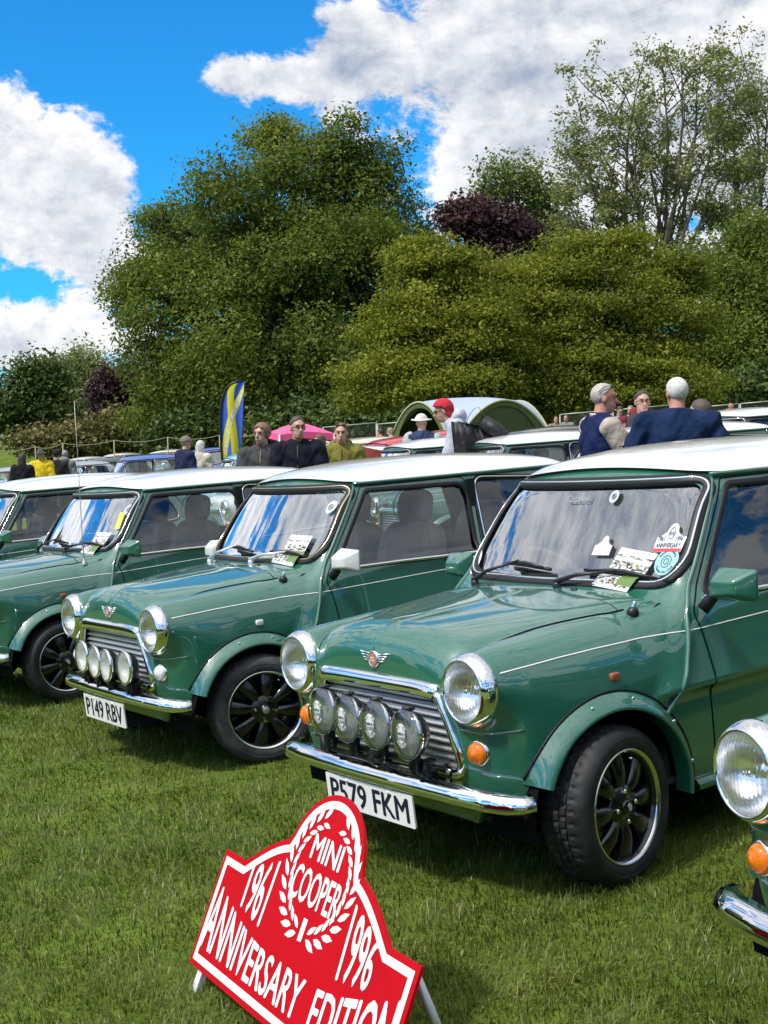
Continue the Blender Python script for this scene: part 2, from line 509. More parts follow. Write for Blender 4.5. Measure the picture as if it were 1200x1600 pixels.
class Shell:
    def __init__(s, f, V, Q):
        s.f = f; s.V = V
        s.T = np.concatenate([Q[:, [0, 1, 2]], Q[:, [0, 2, 3]]]); s.lab = np.zeros(len(s.T), int)
    def cut(s, g, mask_v, frm, to):
        """triangles labelled frm, with all corners in mask, where g < 0 get label to; edges cut exactly along g = 0"""
        gv = g(s.V[:, 0], s.V[:, 1], s.V[:, 2]); mk = mask_v(s.V[:, 0], s.V[:, 1], s.V[:, 2])
        gv = np.where(np.abs(gv) < 2e-4, 2e-4, gv)
        cand = (s.lab == frm) & mk[s.T].any(1)
        neg = gv[s.T] < 0; c = neg.sum(1)
        s.lab[cand & (c == 3)] = to
        mix = cand & (c > 0) & (c < 3)
        T = s.T[mix]; ng = neg[mix]
        if not len(T): return
        odd = np.where((ng.sum(1) == 1)[:, None], ng, ~ng).argmax(1)
        i = np.arange(len(T)); A, B, C = T[i, odd], T[i, (odd + 1) % 3], T[i, (odd + 2) % 3]
        E = np.sort(np.concatenate([np.stack([A, B], 1), np.stack([A, C], 1)]), 1)
        uq, inv = np.unique(E, axis=0, return_inverse=True); inv = inv.ravel()
        t = gv[uq[:, 0]] / (gv[uq[:, 0]] - gv[uq[:, 1]])
        P = onto(s.f, s.V[uq[:, 0]] * (1 - t)[:, None] + s.V[uq[:, 1]] * t[:, None], 2)
        base = len(s.V); s.V = np.concatenate([s.V, P])
        m = len(T); AB = base + inv[:m]; AC = base + inv[m:]
        la = np.where(ng[i, odd], to, frm); lb = np.where(ng[i, odd], frm, to)
        keep = ~mix
        s.T = np.concatenate([s.T[keep], np.stack([A, AB, AC], 1), np.stack([AB, B, C], 1), np.stack([AB, C, AC], 1)])
        s.lab = np.concatenate([s.lab[keep], la, lb, lb])
    def part(s, lab, off=0.0):
        T = s.T[np.isin(s.lab, lab)]; u, inv = np.unique(T, return_inverse=True)
        V = s.V[u]; n = unit(grad(s.f, V))
        return V + n * off, inv.reshape(-1, 3), n

def proj_axis(f, pts, axis, lo, hi):
    """first root of f along an axis from hi (outside) to lo (inside)"""
    P = np.array(pts, float); a = np.full(len(P), lo, float); b = np.full(len(P), hi, float)
    for _ in range(36):
        m = (a + b) / 2; Q = P.copy(); Q[:, axis] = m
        ins = f(Q[:, 0], Q[:, 1], Q[:, 2]) < 0
        a = np.where(ins, m, a); b = np.where(ins, b, m)
    P[:, axis] = (a + b) / 2
    return P
def on_side(xz, side=1):
    P = proj_axis(f_body, [(x, 0, z) for x, z in xz], 1, 0.25, 0.9); n = unit(grad(f_body, P))
    P[:, 1] *= side; n[:, 1] *= side
    return P, n
def on_screen(yz):
    P = proj_axis(f_body, [(0, y, z) for y, z in yz], 0, -1.0, 0.2); return P, unit(grad(f_body, P))
def on_nose(yz):
    P = proj_axis(f_body, [(0, y, z) for y, z in yz], 0, 0.1, 0.6); return P, unit(grad(f_body, P))
def on_top(xy):
    P = proj_axis(f_body, [(x, y, 0) for x, y in xy], 2, 0.5, 1.6); return P, unit(grad(f_body, P))

# outlines (side: x,z / front: y,z)
WS = round_poly([(-.500, 1.203), (.500, 1.203), (.565, .892), (-.565, .892)], [.06, .06, .085, .085])
DOORWIN = round_poly([(-.785, 1.184), (-1.405, 1.155), (-1.365, .808), (-.510, .836)], [.045, .07, .03, .02])
QWIN = round_poly([(-1.462, 1.178), (-2.02, 1.125), (-2.15, .835), (-1.440, .825)], [.06, .08, .06, .05])
RWIN = round_poly([(-.46, 1.18), (.46, 1.18), (.50, .90), (-.50, .90)], .07)
SEAM_A = [(-.228, .462), (-.262, .495), (-.298, .541), (-.336, .608), (-.37, .688), (-.388, .739), (-.410, .79), (-.452, .85), (-.525, .94), (-.62, 1.065), (-.685, 1.15), (-.742, 1.222)]
DOOR = round_poly([(-.432, .79), (-.446, .732), (-.456, .663), (-.462, .586), (-.466, .476), (-.472, .245), (-1.36, .245), (-1.405, .42), (-1.405, .80), (-1.437, 1.10), (-1.40, 1.193), (-.765, 1.208)],
                  [.05, .1, .1, .1, .1, .03, .12, .1, .1, .1, .06, .03])
GRILLE = round_poly([(-.330, .640), (.330, .640), (.412, .408), (-.412, .408)], [.03, .03, .04, .04])
def zg(x, a): return 1.228 + 0.030 * (x + 0.73) + 0.036 * (1 - (a / 0.53) ** 2) * sstep(-1.0, -0.74, x)
def yb_line(x): return _yb(x)

V0, Q0 = surfnet(f_body, (-2.62, -0.78, 0.12), (0.50, 0.78, 1.40), 0.0135)
V0 = onto(f_body, V0, 5)
shell = Shell(f_body, V0, Q0)
L_BODY, L_ROOF, L_BON, L_DOORL, L_DOORR, L_WS, L_DWL, L_DWR, L_QWL, L_QWR, L_RW, L_OUT, L_UNDER = range(13)
sideL = lambda x, y, z: y > 0.3
sideR = lambda x, y, z: y < -0.3
shell.cut(lambda x, y, z: sd_poly(WS, y, z), lambda x, y, z: (x > -1.0) & (z > 0.8), L_BODY, L_WS)
shell.cut(lambda x, y, z: sd_poly(RWIN, y, z), lambda x, y, z: (x < -1.95) & (z > 0.8), L_BODY, L_RW)
for m_, a_, b_, c_ in ((sideL, L_DWL, L_QWL, L_DOORL), (sideR, L_DWR, L_QWR, L_DOORR)):
    shell.cut(lambda x, y, z: sd_poly(DOORWIN, x, z), m_, L_BODY, a_)
    shell.cut(lambda x, y, z: sd_poly(QWIN, x, z), m_, L_BODY, b_)
    shell.cut(lambda x, y, z: sd_poly(DOOR, x, z), m_, L_BODY, c_)
shell.cut(lambda x, y, z: zg(x, np.abs(y)) - z, lambda x, y, z: z > 1.1, L_BODY, L_ROOF)
shell.cut(lambda x, y, z: np.maximum(np.maximum(np.abs(y) - yb_line(x), -0.262 + 0.12 * (np.abs(y) / 0.5) ** 2 * 0.3 - x), 0.672 - z), lambda x, y, z: (x > -0.4) & (z > 0.6), L_BODY, L_BON)
shell.cut(lambda x, y, z: sd_poly(GRILLE, y, z), lambda x, y, z: x > 0.25, L_BODY, L_OUT)
for wx in (0.0, -2.036):
    shell.cut(lambda x, y, z: np.hypot(x - wx, z - 0.247) - 0.338, lambda x, y, z: np.abs(y) > 0.45, L_BODY, L_OUT)
shell.cut(lambda x, y, z: z - 0.348, lambda x, y, z: (x > 0.12) & (z < 0.42), L_BODY, L_OUT)
shell.cut(lambda x, y, z: z - 0.215, lambda x, y, z: z < 0.3, L_BODY, L_UNDER)
shell.cut(lambda x, y, z: np.hypot(np.abs(y) - HLY, z - HLZ) - 0.100, lambda x, y, z: x > 0.39, L_BODY, L_OUT)

M_GREEN = paint('almond_green_paint', (0.013, 0.116, 0.073))
M_WHITE = paint('white_paint', (0.70, 0.70, 0.69))
M_CHROME = mat('chrome', (0.86, 0.87, 0.88), rough=0.06, metal=1.0)
M_CHROME2 = mat('brushed_chrome', (0.85, 0.86, 0.87), rough=0.30, metal=0.9, bump=(40, 0.0006))
M_RUBBER = mat('black_rubber', (0.012, 0.012, 0.013), rough=0.5, spec=0.4)
M_BLACK = mat('black_plastic', (0.010, 0.010, 0.011), rough=0.38)
M_DARK = mat('dark_void', (0.006, 0.006, 0.007), rough=0.9, spec=0.1)
M_GLASS = glass_mat('window_glass', (0.88, 0.94, 0.92))
M_SCREEN = glass_mat('windscreen_glass', (0.94, 0.97, 0.95), 3.0)
M_TYRE = mat('tyre_rubber', (0.019, 0.020, 0.021), rough=0.62, spec=0.35, noise=(11, 0.6))
M_TYRE_DUST = mat('dusty_tyre_rubber', (0.045, 0.046, 0.048), rough=0.75, spec=0.3, noise=(9, 0.6))
M_WHEEL = mat('gloss_black_wheel', (0.006, 0.006, 0.007), rough=0.18, coat=0.6)
M_LIP = mat('polished_lip', (0.72, 0.72, 0.70), rough=0.16, metal=1.0)
M_AMBER = mat('amber_lens', (0.72, 0.17, 0.01), rough=0.15, coat=0.6, bump=(60, 0.002))
M_AMBER_DULL = mat('dull_orange_lens', (0.32, 0.085, 0.04), rough=0.3, coat=0.3)
M_CLEAR = mat('clear_lens', (0.75, 0.76, 0.76), rough=0.12, coat=0.8, bump=(60, 0.002))
M_SEAT = mat('green_leather', (0.13, 0.15, 0.13), rough=0.42, noise=(6, 0.25))
M_SEAT_G = mat('grey_leather', (0.25, 0.25, 0.23), rough=0.45, noise=(6, 0.15))
M_PIPING = mat('pale_piping', (0.26, 0.28, 0.24), rough=0.5)
M_TRIM = mat('interior_trim', (0.075, 0.08, 0.08), rough=0.6)
M_STRIPE = mat('white_coachline', (0.75, 0.77, 0.75), rough=0.3, coat=0.6)
M_PLATE = mat('white_plate', (0.80, 0.80, 0.77), rough=0.3, coat=0.4)
M_PLATE_Y = mat('yellow_plate', (0.72, 0.50, 0.06), rough=0.3, coat=0.4)
M_INK = mat('plate_ink', (0.012, 0.010, 0.03), rough=0.4)
M_CREAM = mat('print_white', (0.75, 0.75, 0.73), rough=0.5)
def lens_mat():
    m = bpy.data.materials.new('fluted_lens'); m.use_nodes = True
    nt = m.node_tree; p = nt.nodes['Principled BSDF']
    p.inputs['Transmission Weight'].default_value = 1.0; p.inputs['Roughness'].default_value = 0.02; p.inputs['IOR'].default_value = 1.35
    p.inputs['Base Color'].default_value = (0.97, 0.98, 0.97, 1)
    tc = nt.nodes.new('ShaderNodeTexCoord'); mp = nt.nodes.new('ShaderNodeMapping'); mp.inputs['Scale'].default_value = (0, 1.0, 0.12)
    w = nt.nodes.new('ShaderNodeTexWave'); w.bands_direction = 'Y'; w.inputs['Scale'].default_value = 26; w.inputs['Distortion'].default_value = 0.6
    v = nt.nodes.new('ShaderNodeTexVoronoi'); v.inputs['Scale'].default_value = 38; v.feature = 'F1'
    ad = nt.nodes.new('ShaderNodeMath'); ad.operation = 'MULTIPLY_ADD'; ad.inputs[1].default_value = 0.8
    b = nt.nodes.new('ShaderNodeBump'); b.inputs['Distance'].default_value = 0.0012; b.inputs['Strength'].default_value = 0.8
    nt.links.new(tc.outputs['Object'], mp.inputs[0]); nt.links.new(mp.outputs[0], w.inputs[0]); nt.links.new(tc.outputs['Object'], v.inputs[0])
    nt.links.new(v.outputs['Distance'], ad.inputs[0]); nt.links.new(w.outputs['Fac'], ad.inputs[2])
    nt.links.new(ad.outputs[0], b.inputs['Height']); nt.links.new(b.outputs[0], p.inputs['Normal'])
    return m
M_LENS = lens_mat()
M_REFL = mat('lamp_reflector', (0.93, 0.93, 0.91), rough=0.16, metal=0.9, bump=(24, 0.003))
M_REFL2 = mat('satin_reflector', (0.90, 0.90, 0.87), rough=0.35, metal=0.35, bump=(24, 0.002))
M_COVER = glass_mat('clear_cover', (0.92, 0.93, 0.92), 1.3)

CM = {}                                   # cached meshes shared by every car
def cm(key, fn):
    if key not in CM: CM[key] = fn()
    return CM[key]
def shell_me(name, lab, off, material):
    V, T, n = shell.part(lab, off); return mesh(name, V, T, material, True, n)
CM['body'] = shell_me('body', [L_BODY], 0, M_GREEN)
def _roof():
    V, T, n = shell.part([L_ROOF], 0.0)
    h = V[:, 2] - zg(V[:, 0], np.abs(V[:, 1]))
    w = np.exp(-np.clip(h, 0, 1) / 0.022)
    nn = n.copy(); nn[:, 2] *= 0.3
    V = V + unit(nn) * (0.004 + 0.017 * w)[:, None]
    V[:, 2] -= 0.004 * w
    return mesh('roof', V, T, M_WHITE, True)
CM['roof'] = _roof()
CM['bonnet'] = shell_me('bonnet', [L_BON], 0.0035, M_GREEN)
CM['door_l'] = shell_me('door', [L_DOORL], 0.001, M_GREEN); CM['door_r'] = shell_me('door', [L_DOORR], 0.001, M_GREEN)
CM['windscreen'] = shell_me('windscreen', [L_WS], -0.010, M_SCREEN)
for k_, l_ in (('dwl', L_DWL), ('dwr', L_DWR)): CM[k_] = shell_me('door_window', [l_], -0.012, M_GLASS)
for k_, l_ in (('qwl', L_QWL), ('qwr', L_QWR)): CM[k_] = shell_me('quarter_window', [l_], -0.008, M_GLASS)
CM['rwin'] = shell_me('rear_window', [L_RW], -0.008, M_GLASS)
CM['under'] = shell_me('underbody', [L_UNDER], 0, M_DARK)

def circ(r, n=6): return [(r * math.cos(2 * math.pi * k / n), r * math.sin(2 * math.pi * k / n)) for k in range(n)]
def band(w, h, e=0.25): return [(-w / 2, -0.004), (-w / 2, h * e), (-w / 2 * 0.7, h * 0.85), (0, h), (w / 2 * 0.7, h * 0.85), (w / 2, h * e), (w / 2, -0.004)]
def ring_on(poly, where, prof, material, name, scale=0.0, step=0.025):
    """profile swept along an outline laid on the body; scale grows the outline outward"""
    P = densify(poly, step); A = np.array(P); c = A.mean(0)
    if scale:
        nxt = np.roll(A, -1, 0) - np.roll(A, 1, 0); nn = np.stack([nxt[:, 1], -nxt[:, 0]], 1); nn /= np.linalg.norm(nn, axis=1)[:, None]
        if ((A - c) * nn).sum() < 0: nn = -nn
        A = A + nn * scale
    p, n = where([tuple(q) for q in A])
    b = MB(); b.sweep(p, n, prof, True); return b.me(name, material)
def line_on(path, where, prof, material, name, step=0.03):
    p, n = where(densify(path, step, False)); b = MB(); b.sweep(p, n, prof); return b.me(name, material)
L_ = lambda q: on_side(q, 1)
R_ = lambda q: on_side(q, -1)
CM['ws_seal'] = ring_on(WS, on_screen, band(0.046, 0.012), M_RUBBER, 'screen_seal', 0.014)
CM['ws_trim'] = ring_on(WS, on_screen, [(-.0045, .006), (-.0045, .014), (0, .0165), (.0045, .014), (.0045, .006)], M_CHROME, 'screen_trim', 0.012)
CM['rw_seal'] = ring_on(RWIN, lambda yz: (lambda P: (P, unit(grad(f_body, P))))(proj_axis(f_body, [(0, y, z) for y, z in yz], 0, -1.8, -2.8)), band(0.04, 0.012), M_RUBBER, 'rear_seal', 0.010)
for s_, W_ in (('l', L_), ('r', R_)):
    CM['dw_seal' + s_] = ring_on(DOORWIN, W_, band(0.024, 0.007), M_RUBBER, 'window_seal', 0.004)
    CM['qw_seal' + s_] = ring_on(QWIN, W_, band(0.030, 0.009), M_RUBBER, 'quarter_seal', 0.006)
    CM['qw_trim' + s_] = ring_on(QWIN, W_, [(-.004, .004), (-.004, .011), (0, .013), (.004, .011), (.004, .004)], M_CHROME, 'quarter_trim', 0.006)
    CM['belt' + s_] = line_on([(-.50, .829), (-.9, .820), (-1.375, .802)], W_, [(-.008, 0), (-.008, .010), (0, .013), (.008, .010), (.008, 0)], M_CHROME, 'belt_trim')
    CM['doorgap' + s_] = ring_on(DOOR, W_, [(-.0022, -.002), (-.0022, .0022), (.0022, .0022), (.0022, -.002)], M_DARK, 'door_gap', 0.0)
    CM['aseam' + s_] = line_on(SEAM_A, W_, [(-.010, -.002), (-.008, .006), (-.004, .012), (.004, .012), (.008, .006), (.010, -.002)], M_GREEN, 'wing_seam')
    CM['stripe' + s_] = line_on([(.372, .731), (.30, .735), (.15, .740), (0, .742), (-.2, .741), (-.385, .738), (-.44, .738), (-.9, .742), (-1.39, .746)], W_, [(-.0021, 0), (-.0021, .0018), (.0021, .0018), (.0021, 0)], M_STRIPE, 'coachline')
    CM['cpillar' + s_] = line_on([(-2.16, .30), (-2.22, .5), (-2.26, .7), (-2.27, .82), (-2.17, 1.0), (-2.04, 1.17)], W_, [(-.008, -.002), (-.004, .010), (.004, .010), (.008, -.002)], M_GREEN, 'rear_seam')
    sg_ = 1 if s_ == 'l' else -1
    def _flare(wx, sg=sg_):
        pts = []
        for k in range(41):
            th = math.radians(22 + 164 * k / 40) if wx > -1 else math.radians(-6 + 186 * k / 40)
            th2 = math.pi - th if False else th
            c, s = math.cos(th2), math.sin(th2)
            row = []
            rb = 0.357
            px, pz = wx + rb * c, max(0.247 + rb * s, 0.23)
            P, _n = on_side([(px, pz)]); yb = P[0][1]
            if px > 0.30: yb = min(yb, 0.64)
            for r, dy in ((.360, -.006), (.356, .004), (.350, .010), (.338, .026), (.322, .040), (.312, .047), (.305, .048), (.302, .043), (.302, .030), (.31, -.03)):
                yy = max(yb + dy, 0.655 + dy * 0.9) if dy > 0.02 else yb + dy
                row.append((wx + r * c, sg * yy, 0.247 + r * s))
            pts.append(row)
        b = MB(); b.grid(pts); return b.me('wheel_arch', M_GREEN)
    CM['flare_f' + s_] = _flare(0.0); CM['flare_r' + s_] = _flare(-2.036)
    def _aseal(wx, sg=sg_):
        a = [(wx + .361 * math.cos(t), .247 + .361 * math.sin(t)) for t in np.radians(np.linspace(24 if wx > -1 else 0, 184, 40))]
        P, n = on_side(a, sg); b = MB(); b.sweep(P, n, [(-.0035, -.002), (-.003, .005), (.003, .005), (.0035, -.002)]); return b.me('arch_seal', M_RUBBER)
    CM['aseal_f' + s_] = _aseal(0.0); CM['aseal_r' + s_] = _aseal(-2.036)
    def _ascrew(sg=sg_):
        out = []
        for t in np.radians([30, 75, 105, 140, 168]):
            M = Matrix.Translation((.334 * math.cos(t), 0, .247 + .334 * math.sin(t))); P, n = on_side([(.356 * math.cos(t), .247 + .356 * math.sin(t))]); b = MB()
            b.ell((.338 * math.cos(t), sg * (P[0][1] + .027), .247 + .338 * math.sin(t)), (.0065, .004, .0065), 10, 6); out.append(b.me('arch_screw', M_CHROME))
        return out
    CM['ascrew' + s_] = _ascrew()
    def _sill(sg=sg_):
        rows = []
        for k in range(21):
            x = -.36 + (-1.68 + .36) * k / 20
            P, _n = on_side([(x, .235)]); yb = P[0][1]
            rows.append([(x, sg * (yb + d), z) for d, z in ((-.004, .250), (.012, .243), (.026, .228), (.028, .214), (.02, .205), (-.02, .205))])
        b = MB(); b.grid(rows); return b.me('sill_trim', M_GREEN)
    CM['sill' + s_] = _sill()
    def _gutter(sg=sg_):
        xs = np.linspace(-.735, -2.08, 30)
        P = proj_axis(f_body, [(x, 0, zg(x, .53) - .004) for x in xs], 1, .2, .9); n = np.tile([0, 1.0, .25], (30, 1)); P[:, 1] *= sg; n[:, 1] *= sg
        b = MB(); b.sweep(P, n, [(-.009, -.004), (-.009, .012), (-.004, .0215), (.004, .0215), (.009, .010), (.009, -.004)]); return b.me('roof_gutter', M_GREEN)
    CM['gutter' + s_] = _gutter()
    def _seamfront(sg=sg_):
        out = []
        for k in range(26):
            t = k / 25; ang = math.radians(2 + 84 * t)
            # walk round the front corner at height z
            z = .553 - .012 * math.sin(t * math.pi) + .004 * t
            o = np.array([0.20, 0.36, z]); d = np.array([math.cos(ang), math.sin(ang), 0]); a, b_ = 0.05, 0.6
            for _ in range(30):
                m = (a + b_) / 2; q = o + d * m
                if f_body(*[np.array([v]) for v in q])[0] < 0: a = m
                else: b_ = m
            out.append(o + d * a)
        P = np.array(out); P = P[(P[:, 0] > .31) & (P[:, 1] > .425)]; n = unit(grad(f_body, P)); P[:, 1] *= sg; n[:, 1] *= sg
        b = MB(); b.sweep(P, n, [(-.006, -.002), (-.002, .003), (.002, .003), (.006, -.002)]); return b.me('front_panel_seam', M_GREEN)
    CM['fseam' + s_] = _seamfront()
    def _bongap(sg=sg_):
        xs = np.linspace(-.25, .405, 40); P, n = on_top([(x, sg * (float(_yb(x)) + .002)) for x in xs])
        b = MB(); b.sweep(P, n, [(-.004, -.004), (-.004, .002), (.004, .002), (.004, -.004)]); return b.me('bonnet_gap', M_DARK)
    CM['bongap' + s_] = _bongap()
def _bonrear():
    ys = np.linspace(-.5, .5, 40); P, n = on_top([(-.264 + .036 * (y / .5) ** 2, y) for y in ys])
    b = MB(); b.sweep(P, n, [(-.004, -.004), (-.004, .002), (.004, .002), (.004, -.004)]); return b.me('bonnet_gap', M_DARK)
CM['bonrear'] = _bonrear()
for s_, sg_ in (('l', 1), ('r', -1)):
    _P, _n = on_nose([(sg_ * (.374 - .006 * (z - .66) / .1), z) for z in np.linspace(.672, .772, 12)])
    _b = MB(); _b.sweep(_P, _n, [(-.003, -.004), (-.003, .001), (.003, .001), (.003, -.004)]); CM['bonfront' + s_] = _b.me('bonnet_gap', M_DARK)

# --- grille
def nose_x(y, z): return on_nose([(y, z)])[0][0][0]
def _grille_frame():
    b = MB()
    top = [(y, .662 - .03 * (abs(y) / .345) ** 6 * .3) for y in np.linspace(-.345, .345, 25)]
    P, n = on_nose(top)
    b.sweep(P + n * .004, n, [(.026, -.008), (.026, .010), (.020, .020), (.014, .022), (-.018, .014), (-.026, .004), (-.026, -.008)])
    m1 = b.me('grille_moulding', M_CHROME)
    out = []
    for sg in (1, -1):
        b = MB()
        path = [(.340, .650), (.368, .60), (.398, .53), (.420, .465), (.424, .435), (.415, .412), (.398, .400), (.37, .398)]
        q = densify(path, .012, False); P, n = on_nose([(y * sg, z) for y, z in q])
        b.sweep(P + n * .002, n, [(-.019, -.006), (-.019, .010), (-.006, .020), (.010, .014), (.019, .004), (.019, -.006)])
        out.append(b.me('grille_side', M_CHROME))
    b = MB(); P, n = on_nose([(y, .399) for y in np.linspace(-.375, .375, 20)])
    b.sweep(P + n * .002, n, [(-.010, -.006), (-.010, .008), (0, .012), (.010, .008), (.010, -.006)])
    return m1, out[0], out[1], b.me('grille_base', M_CHROME)
CM['grille_frame'] = _grille_frame()
def _slat(k):
    z = .630 - k * .0262; half = .330 + (.640 - z) / (.232) * .082 - .004
    ys = np.linspace(-half, half, 21); rows = []
    for y in ys:
        x = nose_x(min(abs(y), .42), z) - .006
        rows.append([(x - .026, y, z + .0095), (x - .018, y, z + .0088), (x - .010, y, z + .0055), (x - .003, y, z - .0005), (x + .001, y, z - .0055), (x - .001, y, z - .008), (x - .010, y, z - .0088), (x - .026, y, z - .009)])
    b = MB(); b.grid(rows); return b.me('grille_slat', M_CHROME2)
CM['slats'] = [_slat(k) for k in range(9)]
def _grille_back():
    b = MB(); b.grid([[(nose_x(0.3, z) - .04, y, z) for y in np.linspace(-.43, .43, 5)] for z in (.66, .52, .39)]); return b.me('grille_backing', M_DARK)
CM['grille_back'] = _grille_back()

# --- bumper
def _bumper(sg=1):
    path = [(.362, -.697), (.395, -.680), (.430, -.640), (.458, -.58), (.482, -.46), (.496, -.30), (.502, -.15), (.503, 0)]
    path = path + [(x, -y) for x, y in path[-2::-1]]
    q = densify([(x, y) for x, y in path], .03, False); pts = []; nr = []
    for i, (x, y) in enumerate(q):
        a = Vector(q[max(i - 1, 0)]); c = Vector(q[min(i + 1, len(q) - 1)]); t = (c - a).normalized()
        pts.append((x, y, .362 - .022 * (abs(y) / .69) ** 3)); nr.append((t.y, -t.x, 0))
    b = MB(); P = [Vector(p) for p in pts]; N = [Vector(n) for n in nr]
    prof = [(-.026, -.016), (-.031, -.002), (-.030, .010), (-.022, .018), (-.008, .0195), (.010, .014), (.022, .003), (.028, -.008), (.027, -.022), (.030, -.040), (.024, -.040), (.022, -.020)]
    V = []; m = len(P)
    for i in range(m):
        e = min(i, m - 1 - i); k = min(1, .72 + .28 * (e / 2.0)) if e < 2 else 1
        for a, o in prof: V.append(P[i] + Vector((0, 0, a * k)) + N[i] * (o * (1 if o > 0 else 1)))
    kk = len(prof); F = []
    for i in range(m - 1):
        for j in range(kk): F.append((i * kk + j, i * kk + (j + 1) % kk, (i + 1) * kk + (j + 1) % kk, (i + 1) * kk + j))
    F += [tuple(range(kk)), tuple(range(m * kk - 1, (m - 1) * kk - 1, -1))]
    b.add(V, F); return b.me('front_bumper', M_CHROME)
CM['bumper'] = _bumper()
def _valance():
    # lower front apron under the bumper, cut square towards the wheels
    rows = []
    for y in np.linspace(-.60, .60, 41):
        a = abs(y); zb = .232 if a < .425 else (.232 + .052 * min((a - .425) / .012, 1) if a < .437 else .285)
        x0 = .405 - .30 * max(a - .35, 0) ** 2
        rows.append([(x0, y, .34), (x0 - .008, y, .30), (x0 - .02, y, zb + .012), (x0 - .03, y, zb), (x0 - .05, y, zb - .002)])
    b = MB(); b.grid(rows); return b.me('front_valance', M_GREEN)
CM['valance'] = _valance()

# --- lamps; local axis +X forward
RX = Matrix.Rotation(math.radians(90), 4, 'Y')         # lathe Z -> X
def _hl():
    a = MB(); a.lathe([(.100, -.012), (.1165, -.010), (.1175, .004), (.114, .018), (.106, .034), (.099, .042), (.0955, .043), (.093, .038)], 48, RX)
    b = MB(); b.lathe([(.0955, .036), (.080, .046), (.06, .0535), (.04, .058), (.02, .0602), (.0005, .061)], 40, RX)
    c = MB(); c.lathe([(.0935, .034), (.085, .012), (.07, -.012), (.05, -.030), (.03, -.04), (.012, -.043), (.0005, -.043)], 32, RX)
    d = MB(); d.lathe([(.0005, .016), (.008, .013), (.010, .0), (.010, -.043)], 16, RX)
    return a.me('headlight_rim', M_CHROME), b.me('headlight_lens', M_LENS), c.me('reflector', M_REFL), d.me('bulb_shield', M_CHROME)
CM['hl'] = _hl()
def _spot():
    a = MB(); a.lathe([(.0005, -.060), (.030, -.059), (.055, -.050), (.074, -.028), (.081, -.010), (.082, .004)], 36, RX)
    r = MB(); r.lathe([(.080, -.006), (.085, -.004), (.0855, .006), (.082, .012), (.077, .012)], 40, RX)
    l = MB(); l.lathe([(.078, .008), (.06, .014), (.04, .018), (.02, .020), (.0005, .0205)], 36, RX)
    c = MB(); c.lathe([(.077, .004), (.07, -.012), (.05, -.034), (.03, -.044), (.0005, -.046)], 28, RX)
    k = MB(); k.lathe([(.0855, .0), (.088, .008), (.087, .018), (.080, .024), (.05, .029), (.02, .031), (.0005, .0315)], 36, RX)
    t = MB(); t.box((-.004, 0, .089), (.030, .030, .014)); t.box((.012, 0, .087), (.012, .022, .016)); u = MB(); u.box((-.02, 0, -.095), (.03, .03, .05)); u.box((-.03, 0, -.12), (.05, .014, .03))
    return a.me('lamp_bowl', M_BLACK), r.me('lamp_rim', M_CHROME), l.me('lamp_lens', M_LENS), c.me('reflector', M_REFL2), k.me('lamp_cover', M_COVER), t.me('lamp_clip', M_BLACK), u.me('lamp_bracket', M_BLACK)
CM['spot'] = _spot()
def leaf_shape(L, W):
    return [(0, 0), (L * .25, W * .42), (L * .55, W * .5), (L, 0), (L * .55, -W * .5), (L * .25, -W * .42)]
def laurel(cx, cy, rx, ry, n, size, gap_top=35, outer=True):
    """two branches of leaves round an oval; returns list of outlines"""
    out = []
    for sg in (1, -1):
        for k in range(n):
            a = math.radians(-84 + (180 - gap_top - 12) * k / (n - 1))
            x, y = cx + sg * rx * math.cos(a), cy + ry * math.sin(a)
            tx, ty = -rx * math.sin(a) * sg, ry * math.cos(a)
            base = math.atan2(ty, tx)
            for dv, off in ((0.55, 1), (-0.55, -1)):
                ang = base + dv * sg * -1 if False else base + dv
                r = Matrix.Rotation(ang, 2)
                nx, ny = math.cos(base + math.pi / 2 * off), math.sin(base + math.pi / 2 * off)
                s = size * (1 - .25 * k / n)
                out.append([(x + nx * size * .10 + (r @ Vector(q)).x, y + ny * size * .10 + (r @ Vector(q)).y) for q in leaf_shape(s, s * .42)])
    return out
def _cover_print():
    """pale oval with wreath and two words, lying on the lamp cover; faces +X"""
    def zdome(r): return .0318 - .0105 * (r / .077) ** 2
    b = MB(); n = 28; V = [(zdome(0) + .0008, 0, 0)] + [(zdome(.04) + .0008, .036 * math.sin(2 * math.pi * k / n), .042 * math.cos(2 * math.pi * k / n) ) for k in range(n)]
    b.add(V, [(0, 1 + k, 1 + (k + 1) % n) for k in range(n)])
    pale = b.me('cover_print', mat('cover_print_white', (0.62, 0.64, 0.64), rough=0.35))
    d = MB()
    for word, w, h, z in (('MINI', .034, .011, .001), ('COOPER', .046, .012, -.015)):
        tv, tf = text_mesh(word, offset=.02)
        tv = tv / [tv[:, 0].max(), tv[:, 1].max(), 1]
        d.add([(zdome(.02) + .0022, -(x - .5) * w * -1, z + y * h) for x, y, _ in tv], tf)
    for lf in laurel(0, .002, .029, .034, 7, .013):
        d.add([(zdome(.035) + .0022, y, z) for y, z in lf], [tuple(range(6))])
    return pale, d.me('cover_lettering', mat('cover_print_grey', (0.10, 0.11, 0.11), rough=0.4), fixn=False)
CM['cover_print'] = _cover_print()
def _indicator():
    a = MB(); a.lathe([(.040, -.02), (.042, .006), (.038, .014), (.036, .014)], 28, RX)
    b = MB(); b.lathe([(.0365, .008), (.034, .022), (.026, .032), (.022, .031), (.019, .036), (.013, .036), (.010, .040), (.0005, .0415)], 28, RX)
    return a, b
def _ind(colour):
    a, b = _indicator(); return a.me('indicator_base', M_CHROME), b.me('indicator_lens', colour)

